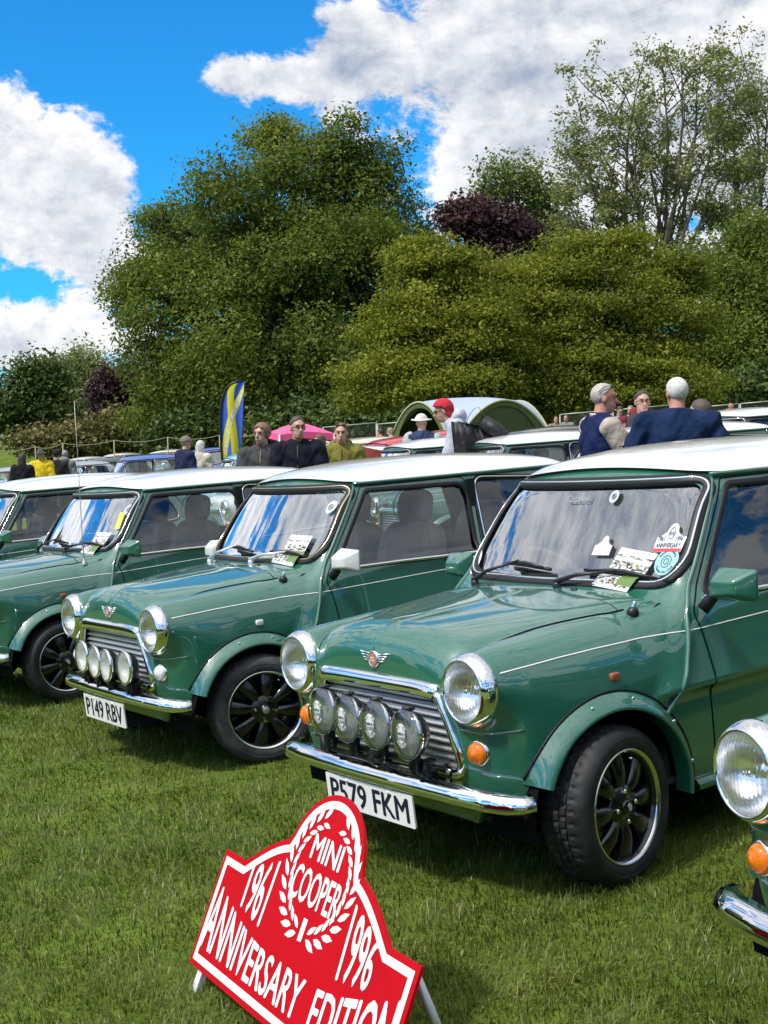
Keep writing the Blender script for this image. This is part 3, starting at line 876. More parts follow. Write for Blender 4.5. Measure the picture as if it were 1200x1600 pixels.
# --- wheel: axis +Y outward, outer face at y = 0
RY = Matrix.Rotation(math.radians(-90), 4, 'X')        # lathe Z -> Y
def _wheel():
    prof = [(.176, -.012), (.182, -.002), (.192, .004), (.206, .0055), (.214, .004), (.216, .0052), (.226, .003), (.238, -.006), (.246, -.018), (.2505, -.030),
            (.2520, -.040), (.2525, -.050), (.2525, -.0545), (.2460, -.056), (.2460, -.060), (.2525, -.0615), (.2530, -.078), (.2530, -.080), (.2465, -.0815), (.2465, -.086), (.2530, -.0875), (.2530, -.105),
            (.2465, -.1065), (.2465, -.110), (.2525, -.112), (.2520, -.130), (.2500, -.142), (.243, -.156), (.225, -.165), (.195, -.166), (.178, -.160)]
    n = 168; V = []; F = []; m = len(prof)
    for k in range(n):
        a = 2 * math.pi * k / n
        for j, (r, h) in enumerate(prof):
            if 9 <= j <= 11 or 24 <= j <= 26: r -= .0055 if (k % 4 == 0) else 0
            elif j in (15, 16, 20, 21): r -= .0055 if ((k + (2 if j < 18 else 0)) % 4 == 0) else 0
            V.append((r * math.cos(a), h, r * math.sin(a)))
    for k in range(n):
        for j in range(m - 1):
            F.append((k * m + j, k * m + j + 1, ((k + 1) % n) * m + j + 1, ((k + 1) % n) * m + j))
    ty = MB(); ty.add(V, F)
    lip = MB(); lip.lathe([(.180, -.014), (.1835, -.006), (.182, .001), (.178, .002), (.1755, -.003), (.172, -.0045), (.1705, -.010)], 64, RY)
    bar = MB(); bar.lathe([(.1708, -.009), (.167, -.014), (.163, -.022), (.160, -.034), (.155, -.055), (.150, -.10), (.150, -.15)], 48, RY)
    bar.lathe([(.150, -.085), (.10, -.092), (.0005, -.092)], 40, RY)
    bar.lathe([(.0005, -.010), (.028, -.010), (.036, -.014), (.064, -.016), (.070, -.024), (.072, -.05), (.05, -.08)], 40, RY)
    for k in range(8):
        a = 2 * math.pi * (k + .5) / 8; R = Matrix.Rotation(-a, 4, 'Y'); rows = []
        for (r, w, h, dp) in ((.050, .021, -.020, .03), (.07, .024, -.013, .03), (.09, .028, -.009, .03), (.112, .032, -.010, .03), (.132, .036, -.014, .028), (.150, .040, -.020, .02), (.162, .046, -.023, .014)):
            rows.append([R @ Vector((r, h - dp, -w * .75)), R @ Vector((r, h - .008, -w * .95)), R @ Vector((r, h, -w * .45)), R @ Vector((r, h + .003, 0)), R @ Vector((r, h, w * .45)), R @ Vector((r, h - .008, w * .95)), R @ Vector((r, h - dp, w * .75))])
        bar.grid(rows)
    cap = MB(); cap.lathe([(.0005, .002), (.018, .002), (.022, -.001), (.025, -.006), (.026, -.014)], 32, RY)
    em = MB(); em.lathe([(.0005, .0035), (.015, .0035), (.0165, .002)], 24, RY)
    em2 = MB(); em2.lathe([(.0105, .0040), (.0125, .0042), (.0125, .0036)], 24, RY)
    nuts = []
    for k in range(4):
        a = 2 * math.pi * k / 4 + .35; M = Matrix.Translation((.0495 * math.cos(a), 0, .0495 * math.sin(a))) @ RY
        q = MB(); q.lathe([(.0005, -.002), (.006, -.003), (.0085, -.006), (.0085, -.026)], 6, M); nuts.append(q.me('wheel_nut', M_CHROME, False))
    va = MB(); va.tube([(.155 * math.cos(2.3), -.03, .155 * math.sin(2.3)), (.150 * math.cos(2.3), -.004, .150 * math.sin(2.3))], .0035, 6)
    tv, tf = text_mesh('C', offset=.03); tv = tv / tv[:, 1].max()
    _tm = ty.me('tyre', M_TYRE); _tm.set_sharp_from_angle(angle=math.radians(32))
    return dict(tyre=_tm, lip=lip.me('rim', M_LIP), barrel=bar.me('wheel', M_WHEEL), cap=cap.me('hub_cap', M_WHEEL), emblem=em.me('hub_emblem', mat('emblem_grey', (0.35, 0.36, 0.37), rough=0.3, metal=0.6)), nuts=nuts, valve=va.me('valve', M_CHROME))
CM['wheel'] = _wheel()
def _mono():
    """white monogram on the hub cap"""
    b = MB()
    for k in range(2):
        pts = [(.0095 * math.cos(t) * (1 if k == 0 else .55), .0045, .0115 * math.sin(t)) for t in np.linspace(.6 if k == 0 else 0, 5.7 if k == 0 else 6.28, 22)]
        b.tube(pts, .0012, 4)
    b.tube([(0, .0045, -.010), (0, .0045, .010)], .0011, 4); b.tube([(-.006, .0045, 0), (.006, .0045, 0)], .0011, 4)
    return b.me('hub_monogram', M_CREAM)
CM['mono'] = _mono()
def _well(sg):
    rows = []
    for k in range(25):
        a = math.pi * (k / 24) * 1.1 - .15; rows.append([(.335 * math.cos(a), sg * y, .335 * math.sin(a)) for y in (.30, .5, .66)])
    b = MB(); b.grid(rows); b.add([(-.34, sg * .30, -.04), (.34, sg * .30, -.04), (.34, sg * .30, .34), (-.34, sg * .30, .34)], [(0, 1, 2, 3)])
    return b.me('wheel_well', M_DARK)
CM['well1'] = _well(1); CM['well-1'] = _well(-1)

# --- mirror head (outer end towards +Y)
def _mirror(sg):
    bm = bmesh.new()
    back = [(-.02, .0, -.058), (-.02, .176, -.054), (-.02, .186, .056), (-.02, .016, .062)]
    frnt = [(.058, .034, -.032), (.050, .135, -.026), (.050, .130, .022), (.058, .040, .024)]
    vb = [bm.verts.new((x, y * sg, z)) for x, y, z in back]; vf = [bm.verts.new((x, y * sg, z)) for x, y, z in frnt]
    bm.faces.new(vb); bm.faces.new(vf[::-1])
    for i in range(4): bm.faces.new((vb[i], vf[i], vf[(i + 1) % 4], vb[(i + 1) % 4]))
    bmesh.ops.recalc_face_normals(bm, faces=bm.faces)
    bmesh.ops.bevel(bm, geom=list(bm.edges), offset=.012, segments=3, profile=.6, affect='EDGES')
    me = bpy.data.meshes.new('mirror_housing'); bm.to_mesh(me); bm.free(); me.materials.append(M_GREEN)
    me.polygons.foreach_set('use_smooth', np.ones(len(me.polygons), bool))
    g = MB(); g.box((-.0245, sg * .08, .003), (.004, .12, .075))
    a = MB(); a.tube([(.02, -sg * .035, -.085), (.0, -sg * .018, -.055), (-.002, sg * .012, -.030), (0, sg * .03, -.02)], [.022, .022, .018, .014], 10)
    return me, g.me('mirror_glass', M_CHROME), a.me('mirror_arm', M_BLACK)
CM['mirror1'] = _mirror(1); CM['mirror-1'] = _mirror(-1)

# --- interior
def rb(c, s, e=0.35, R=None, nu=20, nv=12):
    b = MB(); b.ell(c, [q / 2 for q in s], nu, nv, R, e); return b
def _seat():
    R = Matrix.Rotation(math.radians(-14), 3, 'Y')
    cu = rb((-.92, 0, .46), (.50, .46, .17)).me('seat_cushion', M_SEAT)
    bk = rb((-1.17, 0, .72), (.15, .46, .52), .4, R); bk.ell((-1.12, .17, .74), (.045, .05, .2), 12, 8, R, .7); bk.ell((-1.12, -.17, .74), (.045, .05, .2), 12, 8, R, .7)
    bk = bk.me('seat_back', M_SEAT)
    hr = rb((-1.235, 0, 1.055), (.11, .25, .19), .62, R).me('headrest', M_SEAT)
    p = MB(); Rm = R
    p.tube([Rm @ Vector((.055, .125 * math.cos(t), .092 * math.sin(t))) + Vector((-1.235, 0, 1.055)) for t in np.linspace(0, 6.28, 28)], .0028, 5)
    p.tube([Rm @ Vector((.07, (.205 * math.copysign(abs(math.cos(t)) ** .5, math.cos(t))), .235 * math.copysign(abs(math.sin(t)) ** .5, math.sin(t)))) + Vector((-1.17, 0, .72)) for t in np.linspace(0, 6.28, 36)], .0028, 5)
    return cu, bk, hr, p.me('seat_piping', M_PIPING)
CM['seat'] = _seat()
def _interior():
    rs = rb((-1.92, 0, .52), (.45, 1.05, .18)); rs.ell((-2.12, .27, .74), (.09, .26, .25), 18, 12, Matrix.Rotation(math.radians(-18), 3, 'Y'), .5); rs.ell((-2.12, -.27, .74), (.09, .26, .25), 18, 12, Matrix.Rotation(math.radians(-18), 3, 'Y'), .5)
    rs = rs.me('rear_seat', M_SEAT)
    da = MB()
    rows = []
    for y in np.linspace(-.56, .56, 13):
        rows.append([(-.45, y, .50), (-.56, y, .60), (-.60, y, .74), (-.58, y, .80), (-.52, y, .815), (-.36 , y, .83), (-.30, y, .80)])
    da.grid(rows); da.ell((-.60, -.33, .80), (.09, .17, .06), 16, 10, None, .6)
    da = da.me('dashboard', M_TRIM)
    fl = MB(); fl.box((-1.2, 0, .24), (2.2, 1.2, .02)); fl.box((-.33, 0, .48), (.02, 1.15, .52)); fl.box((-2.33, 0, .55), (.02, 1.0, .6)); fl.box((-2.30, 0, .83), (.26, .96, .015))
    fl = fl.me('cabin_floor', M_TRIM, False)
    st = MB(); M = Matrix.Translation((-.72, -.33, .82)) @ Matrix.Rotation(math.radians(-52), 4, 'Y')
    st.tube([M @ Vector((.175 * math.cos(t), .175 * math.sin(t), 0)) for t in np.linspace(0, 2 * math.pi, 36)[:-1]], .012, 8, closed=True)
    for t in (.5, 2.64, 4.71): st.tube([M @ Vector((.17 * math.cos(t), .17 * math.sin(t), 0)), M @ Vector((.03 * math.cos(t), .03 * math.sin(t), -.02))], .010, 6)
    st.lathe([(.0005, .012), (.04, .008), (.045, -.02), (.02, -.25)], 16, M)
    st = st.me('steering_wheel', M_TRIM)
    im = MB(); im.ell((-.70, 0, 1.155), (.022, .115, .034), 16, 8, None, .6); im.tube([(-.70, 0, 1.17), (-.70, 0, 1.25)], .007, 6)
    im = im.me('interior_mirror', M_BLACK)
    sb = MB(); sb.box((-1.42, 0, .83), (.045, .02, .70))
    hd = MB()
    rows = []
    for x in np.linspace(-.80, -2.1, 14):
        rows.append([(x, y, float(_zr(x)) - .035 - .055 * (abs(y) / .5) ** 2.3) for y in np.linspace(-.47, .47, 11)])
    hd.grid(rows); hd = hd.me('headlining', mat('headlining_cloth', (0.62, 0.62, 0.58), rough=0.9))
    return rs, da, fl, st, im, sb.me('seat_belt', M_BLACK, False), hd
CM['interior'] = _interior()

def _badge():
    w = MB()
    for sg in (1, -1):
        for k in range(4):
            z = .015 - k * .0085; l = .084 - k * .010
            P, n = on_nose([(sg * (.012 + (l - .012) * t), .733 + z + .006 * t) for t in (0, .5, 1)])
            w.sweep(P + n * .004, n, [(-.0024, -.003), (-.0024, .004), (.0024, .004), (.0024, -.003)])
    P, n = on_nose([(0, .733)])
    q = n[0]; M = Matrix.Translation(Vector(P[0]) + Vector(q) * .004) @ Vector(q).to_track_quat('Z', 'Y').to_matrix().to_4x4()
    M = M @ Matrix.Scale(1.2, 4); w.lathe([(.0235, -.002), (.0235, .006), (.020, .0075), (.0185, .006)], 32, M)
    d = MB(); d.lathe([(.0185, .0062), (.0005, .0066)], 28, M)
    t = MB()
    for word, wd, h, z in (('MINI', .018, .005, .0012), ('COOPER', .025, .0052, -.006)):
        tv, tf = text_mesh(word, offset=.02); tv = tv / [tv[:, 0].max(), tv[:, 1].max(), 1]
        t.add([M @ Vector(((y * h + z) * 0 + (x - .5) * wd, y * h + z, .0072)) for x, y, _ in tv], tf)
    return w.me('bonnet_badge', M_CHROME), d.me('badge_disc', mat('badge_red', (0.42, 0.16, 0.14), rough=0.3, coat=0.5)), t.me('badge_lettering', M_CREAM, fixn=False)
CM['badge'] = _badge()

def wiper(pv, arm_end, b0, b1):
    """pv: pivot (x,y); arm and blade ends as (y,z) on the windscreen"""
    P, n = on_top([pv]); p = Vector(P[0])
    e, ne = on_screen([arm_end, b0, b1, ((b0[0] + b1[0]) / 2, (b0[1] + b1[1]) / 2)])
    N = Vector(ne[0]); e = [Vector(q) for q in e]
    pv_b = MB(); pv_b.lathe([(.016, -.01), (.016, .012), (.010, .02), (.0005, .022)], 14, Matrix.Translation(p))
    arm = MB(); a0 = p + Vector((0, 0, .020)); a2 = e[0] + N * .032
    mid = a0.lerp(a2, .35) + N * .018
    arm.tube([a0 - Vector((.0, .012, 0)), a0, mid, a2], [.010, .011, .007, .0045], 8)
    bl = MB(); q0, q1 = e[1] + N * .010, e[2] + N * .010
    bl.tube([q0, q0.lerp(q1, .5) + N * .004, q1], .0065, 6)
    bl.tube([q0.lerp(q1, .12) + N * .008, q0.lerp(q1, .35) + N * .020, q0.lerp(q1, .5) + N * .024, q0.lerp(q1, .65) + N * .020, q0.lerp(q1, .88) + N * .008], [.004, .008, .010, .008, .004], 6)
    return pv_b, arm, bl
def _wipers(armmat, key):
    out = []
    for args in (((-.325, .10), (.33, .905), (.155, .915), (.545, .885)), ((-.338, -.395), (-.20, .928), (-.30, .925), (-.02, .912))):
        pvb, arm, bl = wiper(*args)
        out.append((arm.me('wiper_arm', armmat), pvb.me('wiper_pivot', armmat), bl.me('wiper_blade', M_BLACK)))
    return out

def screen_patch(yz_fn, nu, nv, off=.002):
    """grid of points on the windscreen; yz_fn(u,v) -> (y,z)"""
    P, n = on_screen([yz_fn(u, v) for v in np.linspace(0, 1, nv) for u in np.linspace(0, 1, nu)])
    P = P + n * off
    F = [(j * nu + i, j * nu + i + 1, (j + 1) * nu + i + 1, (j + 1) * nu + i) for j in range(nv - 1) for i in range(nu - 1)]
    return P, F

def bold(text, d=.02):
    """letters thickened by laying shifted copies a hair apart"""
    V, F = text_mesh(text); VV = []; FF = []
    for k, (dx, dy) in enumerate(((0, 0), (d, 0), (-d, 0), (0, d * .6), (0, -d * .6))):
        FF += [tuple(i + len(V) * k for i in f) for f in F]; VV.append(V + [dx, dy, k * .00012])
    V = np.concatenate(VV); V[:, 0] -= V[:, 0].min(); V[:, 1] -= V[:, 1].min()
    return V, FF
def plate_me(text, key):
    V, F = bold(text, .022)
    V = V / [V[:, 0].max(), V[:, 1].max(), 1]
    return V, F
def rounded_slab(w, h, t, r=.008):
    o = round_poly([(-w / 2, -h / 2), (w / 2, -h / 2), (w / 2, h / 2), (-w / 2, h / 2)], r, 4); n = len(o)
    return [(t / 2, y, z) for y, z in o] + [(-t / 2, y, z) for y, z in o], [tuple(range(n)), tuple(range(2 * n - 1, n - 1, -1))] + [(k, k + n, (k + 1) % n + n, (k + 1) % n) for k in range(n)]

def build_car(name, label, pos, yaw, cfg, group):
    """pos (x, y) of the front axle on the field and heading"""
    green, white = cfg.get('paint', M_GREEN), cfg.get('roof', M_WHITE)
    low = cfg.get('low', False)
    root = empty(name, label=label, cat='car', group=group)
    root.matrix_world = G @ Matrix.Translation((pos[0], pos[1], cfg.get('z', 0))) @ Matrix.Rotation(yaw, 4, 'Z')
    def put(nm, me, par=None, loc=None, rot=None, m=None):
        o = link(nm, me, par or root, loc, rot)
        if m is None and me.materials and me.materials[0] is M_GREEN and green is not M_GREEN: m = green
        if m is None and me.materials and me.materials[0] is M_WHITE and white is not M_WHITE: m = white
        if m is not None and o.material_slots:
            o.material_slots[0].link = 'OBJECT'; o.material_slots[0].material = m
        return o
    body = put('body', CM['body'])
    roof = put('roof', CM['roof'])
    for s in 'lr': put('roof_gutter', CM['gutter' + s], roof, m=None)
    bon = put('bonnet', CM['bonnet'])
    put('bonnet_gap', CM['bonrear'], bon)
    ws = put('windscreen', CM['windscreen']); put('screen_seal', CM['ws_seal'], ws); put('screen_trim', CM['ws_trim'], ws, m=cfg.get('screen_trim'))
    rw = put('rear_window', CM['rwin']); put('rear_seal', CM['rw_seal'], rw)
    for s, sg in (('l', 1), ('r', -1)):
        d = put('door', CM['door_' + s]); put('door_gap', CM['doorgap' + s], d); put('belt_trim', CM['belt' + s], d)
        put('door_window', CM['dw' + s], d); put('window_seal', CM['dw_seal' + s], d)
        q = put('quarter_window', CM['qw' + s]); put('quarter_seal', CM['qw_seal' + s], q); put('quarter_trim', CM['qw_trim' + s], q)
        put('wing_seam', CM['aseam' + s], body); put('rear_seam', CM['cpillar' + s], body)
        put('coachline', CM['stripe' + s], body, m=cfg.get('stripe'))
        put('bonnet_gap', CM['bongap' + s], bon); put('bonnet_gap', CM['bonfront' + s], bon)
        fa = put('wheel_arch', CM['flare_f' + s]); put('arch_seal', CM['aseal_f' + s], fa); fb = put('wheel_arch', CM['flare_r' + s]); put('arch_seal', CM['aseal_r' + s], fb)
        for q in ([] if low else CM['ascrew' + s]): put('arch_screw', q, fa); put('sill_trim', CM['sill' + s])
        put('front_panel_seam', CM['fseam' + s], body)
        # lamps
        rim, lens, refl, bulb = CM['hl']
        h = put('headlight', rim, loc=(.408, sg * HLY, HLZ), rot=(0, math.radians(-3), 0)); put('headlight_lens', lens, h); put('reflector', refl, h); put('bulb_shield', bulb, h)
        ia, ib = cm('ind' + cfg.get('ind', 'amber'), lambda: _ind(M_AMBER if cfg.get('ind', 'amber') == 'amber' else M_CLEAR))
        i = put('indicator', ia, loc=(.400, sg * .503, .478), rot=(0, 0, sg * .16)); put('indicator_lens', ib, i)
        P, n = on_side([(-.045, .648)], sg)
        def _rep():
            b = MB(); b.ell((0, 0, 0), (.019, .009, .013), 16, 8, None, .4); return b.me('side_repeater', M_AMBER_DULL)
        put('side_repeater', cm('rep', _rep), loc=P[0] + n[0] * .003, m=cfg.get('rep'))
        mh, mg, ma = CM['mirror%d' % sg]
        mo = put('door_mirror', mh, loc=(-.465 if sg > 0 else -.575, sg * (.712 if sg > 0 else .700), .884), m=cfg.get('mirror')); put('mirror_glass', mg, mo); put('mirror_arm', ma, mo)
        for wx in (0, -2.036):
            put('wheel_well', CM['well%d' % sg], loc=(wx, 0, .247))
            st = cfg.get('steer', 0) if wx == 0 else 0
            W = CM['wheel']; yy = .715 if wx == 0 else .70
            w = put('wheel', W['barrel'], loc=(wx, sg * yy, .247), rot=(0, cfg.get('roll', .3) * sg, st + (0 if sg > 0 else math.pi)))
            put('tyre', W['tyre'], w, m=cfg.get('tyre')); put('rim', W['lip'], w)
            if not low:
                put('hub_cap', W['cap'], w); put('hub_emblem', W['emblem'] if not cfg.get('mono', True) else W['cap'], w, loc=(0, .0005, 0)); put('valve', W['valve'], w)
                if cfg.get('mono', True): put('hub_monogram', CM['mono'], w)
                for nme in W['nuts']: put('wheel_nut', nme, w)
    put('underbody', CM['under'])
    rs, da, fl, stw, im, sb, hd = CM['interior']
    sc = cfg.get('seat')
    put('rear_seat', rs, m=sc); put('dashboard', da); put('cabin_floor', fl); put('steering_wheel', stw); put('interior_mirror', im); put('headlining', hd)
    for sg in (1, -1):
        cu, bk, hr, pp = CM['seat']
        put('seat_belt', sb, loc=(0, sg * .56, 0)); se = put('front_seat', cu, loc=(0, sg * .30, 0), m=sc); put('seat_back', bk, se, m=sc); put('headrest', hr, se, m=sc); put('seat_piping', pp, se)
    # front end
    g1, g2, g3, g4 = CM['grille_frame']
    gr = put('grille', CM['grille_back'])
    put('grille_moulding', g1, gr); put('grille_side', g2, gr); put('grille_side', g3, gr); put('grille_base', g4, gr)
    for s in CM['slats']: put('grille_slat', s, gr)
    bp = put('front_bumper', CM['bumper'])
    put('front_valance', CM['valance'])
    ba, bd, bt = CM['badge']; b = put('bonnet_badge', ba); put('badge_disc', bd, b); put('badge_lettering', bt, b)
    ac = cfg.get('wiper', 'black')
    for arm, pvm, bl in cm('wip' + ac, lambda: _wipers(M_CHROME2 if ac == 'chrome' else M_BLACK, ac)):
        w = put('wiper', arm); put('wiper_pivot', pvm, w); put('wiper_blade', bl, w)
    wl = on_top([(-.255, .545)])[0][0]
    if cfg.get('aerial'):
        def _aer():
            b = MB(); b.tube([(0, 0, 0), (-.010, 0, .25), (-.035, 0, .65), (-.055, 0, 1.03)], [.0030, .0025, .002, .0016], 6); b.lathe([(.020, -.004), (.018, .012), (.010, .022), (.006, .04)], 14); return b.me('aerial', mat('aerial_steel', (0.42, 0.40, 0.36), rough=0.45, metal=0.7))
        put('aerial', cm('aer', _aer), loc=wl)
    else:
        def _jet():
            b = MB(); b.lathe([(.022, -.012), (.021, .006), (.016, .018), (.009, .022)], 16); return b.me('aerial_base', M_BLACK)
        def _jet2():
            b = MB(); b.lathe([(.010, .018), (.009, .030), (.006, .034), (.006, .044), (.0005, .046)], 14); return b.me('aerial_stub', M_CHROME)
        j = put('aerial_base', cm('jet', _jet), loc=wl, rot=(-.35, 0, 0)); put('aerial_stub', cm('jet2', _jet2), j)
    def _njet():
        b = MB(); b.ell((0, 0, 0), (.010, .017, .006), 12, 6); return b.me('washer_jet', M_BLACK)
    for yj in (.20, -.27): put('washer_jet', cm('njet', _njet), loc=on_top([(-.315, yj)])[0][0])
    # four driving lamps on the bar
    if cfg.get('spots'):
        def _bar():
            b = MB(); b.tube([(.465, -.36, .435), (.475, -.2, .43), (.48, 0, .428), (.475, .2, .43), (.465, .40, .435)], .011, 8)
            b.tube([(.475, -.25, .40), (.475, .32, .40)], .008, 6)
            for y in (-.3, 0, .3): b.box((.46, y, .40), (.05, .03, .08))
            return b.me('lamp_bar', M_BLACK)
        put('lamp_bar', cm('bar', _bar), bp)
        for y, z in cfg['spots']:
            A, Rr, Ln, Re, Cv, Tb, Ub = CM['spot']
            s = put('driving_lamp', A, loc=(.512, y, z), rot=(0, math.radians(-4), random.uniform(-.06, .06))); s.scale = (.94, .94, .94)
            put('lamp_rim', Rr, s); put('lamp_lens', Ln, s); put('reflector', Re, s); put('lamp_bracket', Ub, s)
            if cfg.get('covers'):
                put('lamp_cover', Cv, s); put('lamp_clip', Tb, s)
                c1, c2 = CM['cover_print']; put('cover_print', c1, s); put('cover_lettering', c2, s)
    if cfg.get('plate'):
        txt, pw, ph, pz = cfg['plate']
        V, F = rounded_slab(pw, ph, .006)
        pl = link('number_plate', mesh('number_plate', V, F, M_PLATE, False), root, (.503, 0, pz), (0, math.radians(cfg.get('ptilt', 2)), 0))
        tv, tf = plate_me(txt, txt)
        w, h = pw * .90, ph * .76
        link('plate_lettering', mesh('plate_lettering', [(.0042 + z_, (x - .5) * w, (y - .5) * h) for x, y, z_ in tv], tf, M_INK, False), pl)
        sc_ = MB()
        for yy in (-pw * .24, pw * .24): sc_.lathe([(.0005, .0045), (.006, .0035), (.0065, 0)], 10, Matrix.Translation((.003, yy, ph * .40)) @ RX)
        link('plate_screw', sc_.me('plate_screw', M_CREAM), pl)
    return root
# ================================================================== ground and lawn
def grass_mat():
    m = bpy.data.materials.new('lawn_soil'); m.use_nodes = True
    nt = m.node_tree; p = nt.nodes['Principled BSDF']; p.inputs['Roughness'].default_value = 0.95; p.inputs['Specular IOR Level'].default_value = 0.1
    tc = nt.nodes.new('ShaderNodeTexCoord')
    t1 = nt.nodes.new('ShaderNodeTexNoise'); t1.inputs['Scale'].default_value = 0.9; t1.inputs['Detail'].default_value = 8
    t2 = nt.nodes.new('ShaderNodeTexNoise'); t2.inputs['Scale'].default_value = 40; t2.inputs['Detail'].default_value = 6
    nt.links.new(tc.outputs['Object'], t1.inputs[0]); nt.links.new(tc.outputs['Object'], t2.inputs[0])
    a = nt.nodes.new('ShaderNodeMath'); a.operation = 'MULTIPLY_ADD'; a.inputs[1].default_value = 0.5
    nt.links.new(t2.outputs['Fac'], a.inputs[0]); h = nt.nodes.new('ShaderNodeMath'); h.operation = 'MULTIPLY'; h.inputs[1].default_value = 0.6
    nt.links.new(t1.outputs['Fac'], h.inputs[0]); nt.links.new(h.outputs[0], a.inputs[2])
    r = nt.nodes.new('ShaderNodeValToRGB'); r.color_ramp.elements[0].position = 0.36; r.color_ramp.elements[0].color = (0.045, 0.075, 0.009, 1)
    r.color_ramp.elements[1].position = 0.72; r.color_ramp.elements[1].color = (0.130, 0.175, 0.025, 1)
    nt.links.new(a.outputs[0], r.inputs[0]); nt.links.new(r.outputs[0], p.inputs['Base Color'])
    return m
M_LAWN = grass_mat()
def build_ground():
    xs = np.unique(np.concatenate([np.linspace(-400, -60, 18), np.linspace(-60, 60, 61), np.linspace(60, 400, 18)]))
    ys = np.unique(np.concatenate([np.linspace(-60, 0, 7), np.linspace(0, 120, 41), np.linspace(120, 700, 15)]))
    V = [(x, y, ground_z(x, y)) for y in ys for x in xs]; nx = len(xs)
    F = np.array([(j * nx + i, j * nx + i + 1, (j + 1) * nx + i + 1, (j + 1) * nx + i) for j in range(len(ys) - 1) for i in range(nx - 1)])
    tag(obj('ground', V, F, M_LAWN), kind='structure')
build_ground()

def blade_mat(name, cols, rough=0.6, transl=0.35):
    """leaf material: colour from the per-face 'tone' attribute, part diffuse, part translucent"""
    m = bpy.data.materials.new(name); m.use_nodes = True
    nt = m.node_tree; nt.nodes.clear()
    o = nt.nodes.new('ShaderNodeOutputMaterial')
    at = nt.nodes.new('ShaderNodeAttribute'); at.attribute_name = 'tone'
    r = nt.nodes.new('ShaderNodeValToRGB'); e = r.color_ramp.elements
    e[0].position = 0; e[0].color = (*cols[0], 1); e[1].position = 1; e[1].color = (*cols[-1], 1)
    for i, c in enumerate(cols[1:-1]):
        q = e.new((i + 1) / (len(cols) - 1)); q.color = (*c, 1)
    nt.links.new(at.outputs['Fac'], r.inputs[0])
    d = nt.nodes.new('ShaderNodeBsdfPrincipled'); d.inputs['Roughness'].default_value = rough; d.inputs['Specular IOR Level'].default_value = 0.25
    t = nt.nodes.new('ShaderNodeBsdfTranslucent'); mx = nt.nodes.new('ShaderNodeMixShader'); mx.inputs[0].default_value = transl
    nt.links.new(r.outputs[0], d.inputs['Base Color']); nt.links.new(r.outputs[0], t.inputs[0])
    nt.links.new(d.outputs[0], mx.inputs[1]); nt.links.new(t.outputs[0], mx.inputs[2]); nt.links.new(mx.outputs[0], o.inputs[0])
    return m
def face_tone(me, tone):
    a = me.attributes.new('tone', 'FLOAT', 'FACE'); a.data.foreach_set('value', np.asarray(tone, np.float32))
def vnoise(x, y, s, seed=0):
    """cheap smooth value noise"""
    r = np.random.default_rng(seed); T = r.random((64, 64)); x = x / s; y = y / s
    i = np.floor(x).astype(int); j = np.floor(y).astype(int); u = x - i; v = y - j; u = u * u * (3 - 2 * u); v = v * v * (3 - 2 * v)
    g = lambda a, b: T[a % 64, b % 64]
    return (g(i, j) * (1 - u) + g(i + 1, j) * u) * (1 - v) + (g(i, j + 1) * (1 - u) + g(i + 1, j + 1) * u) * v

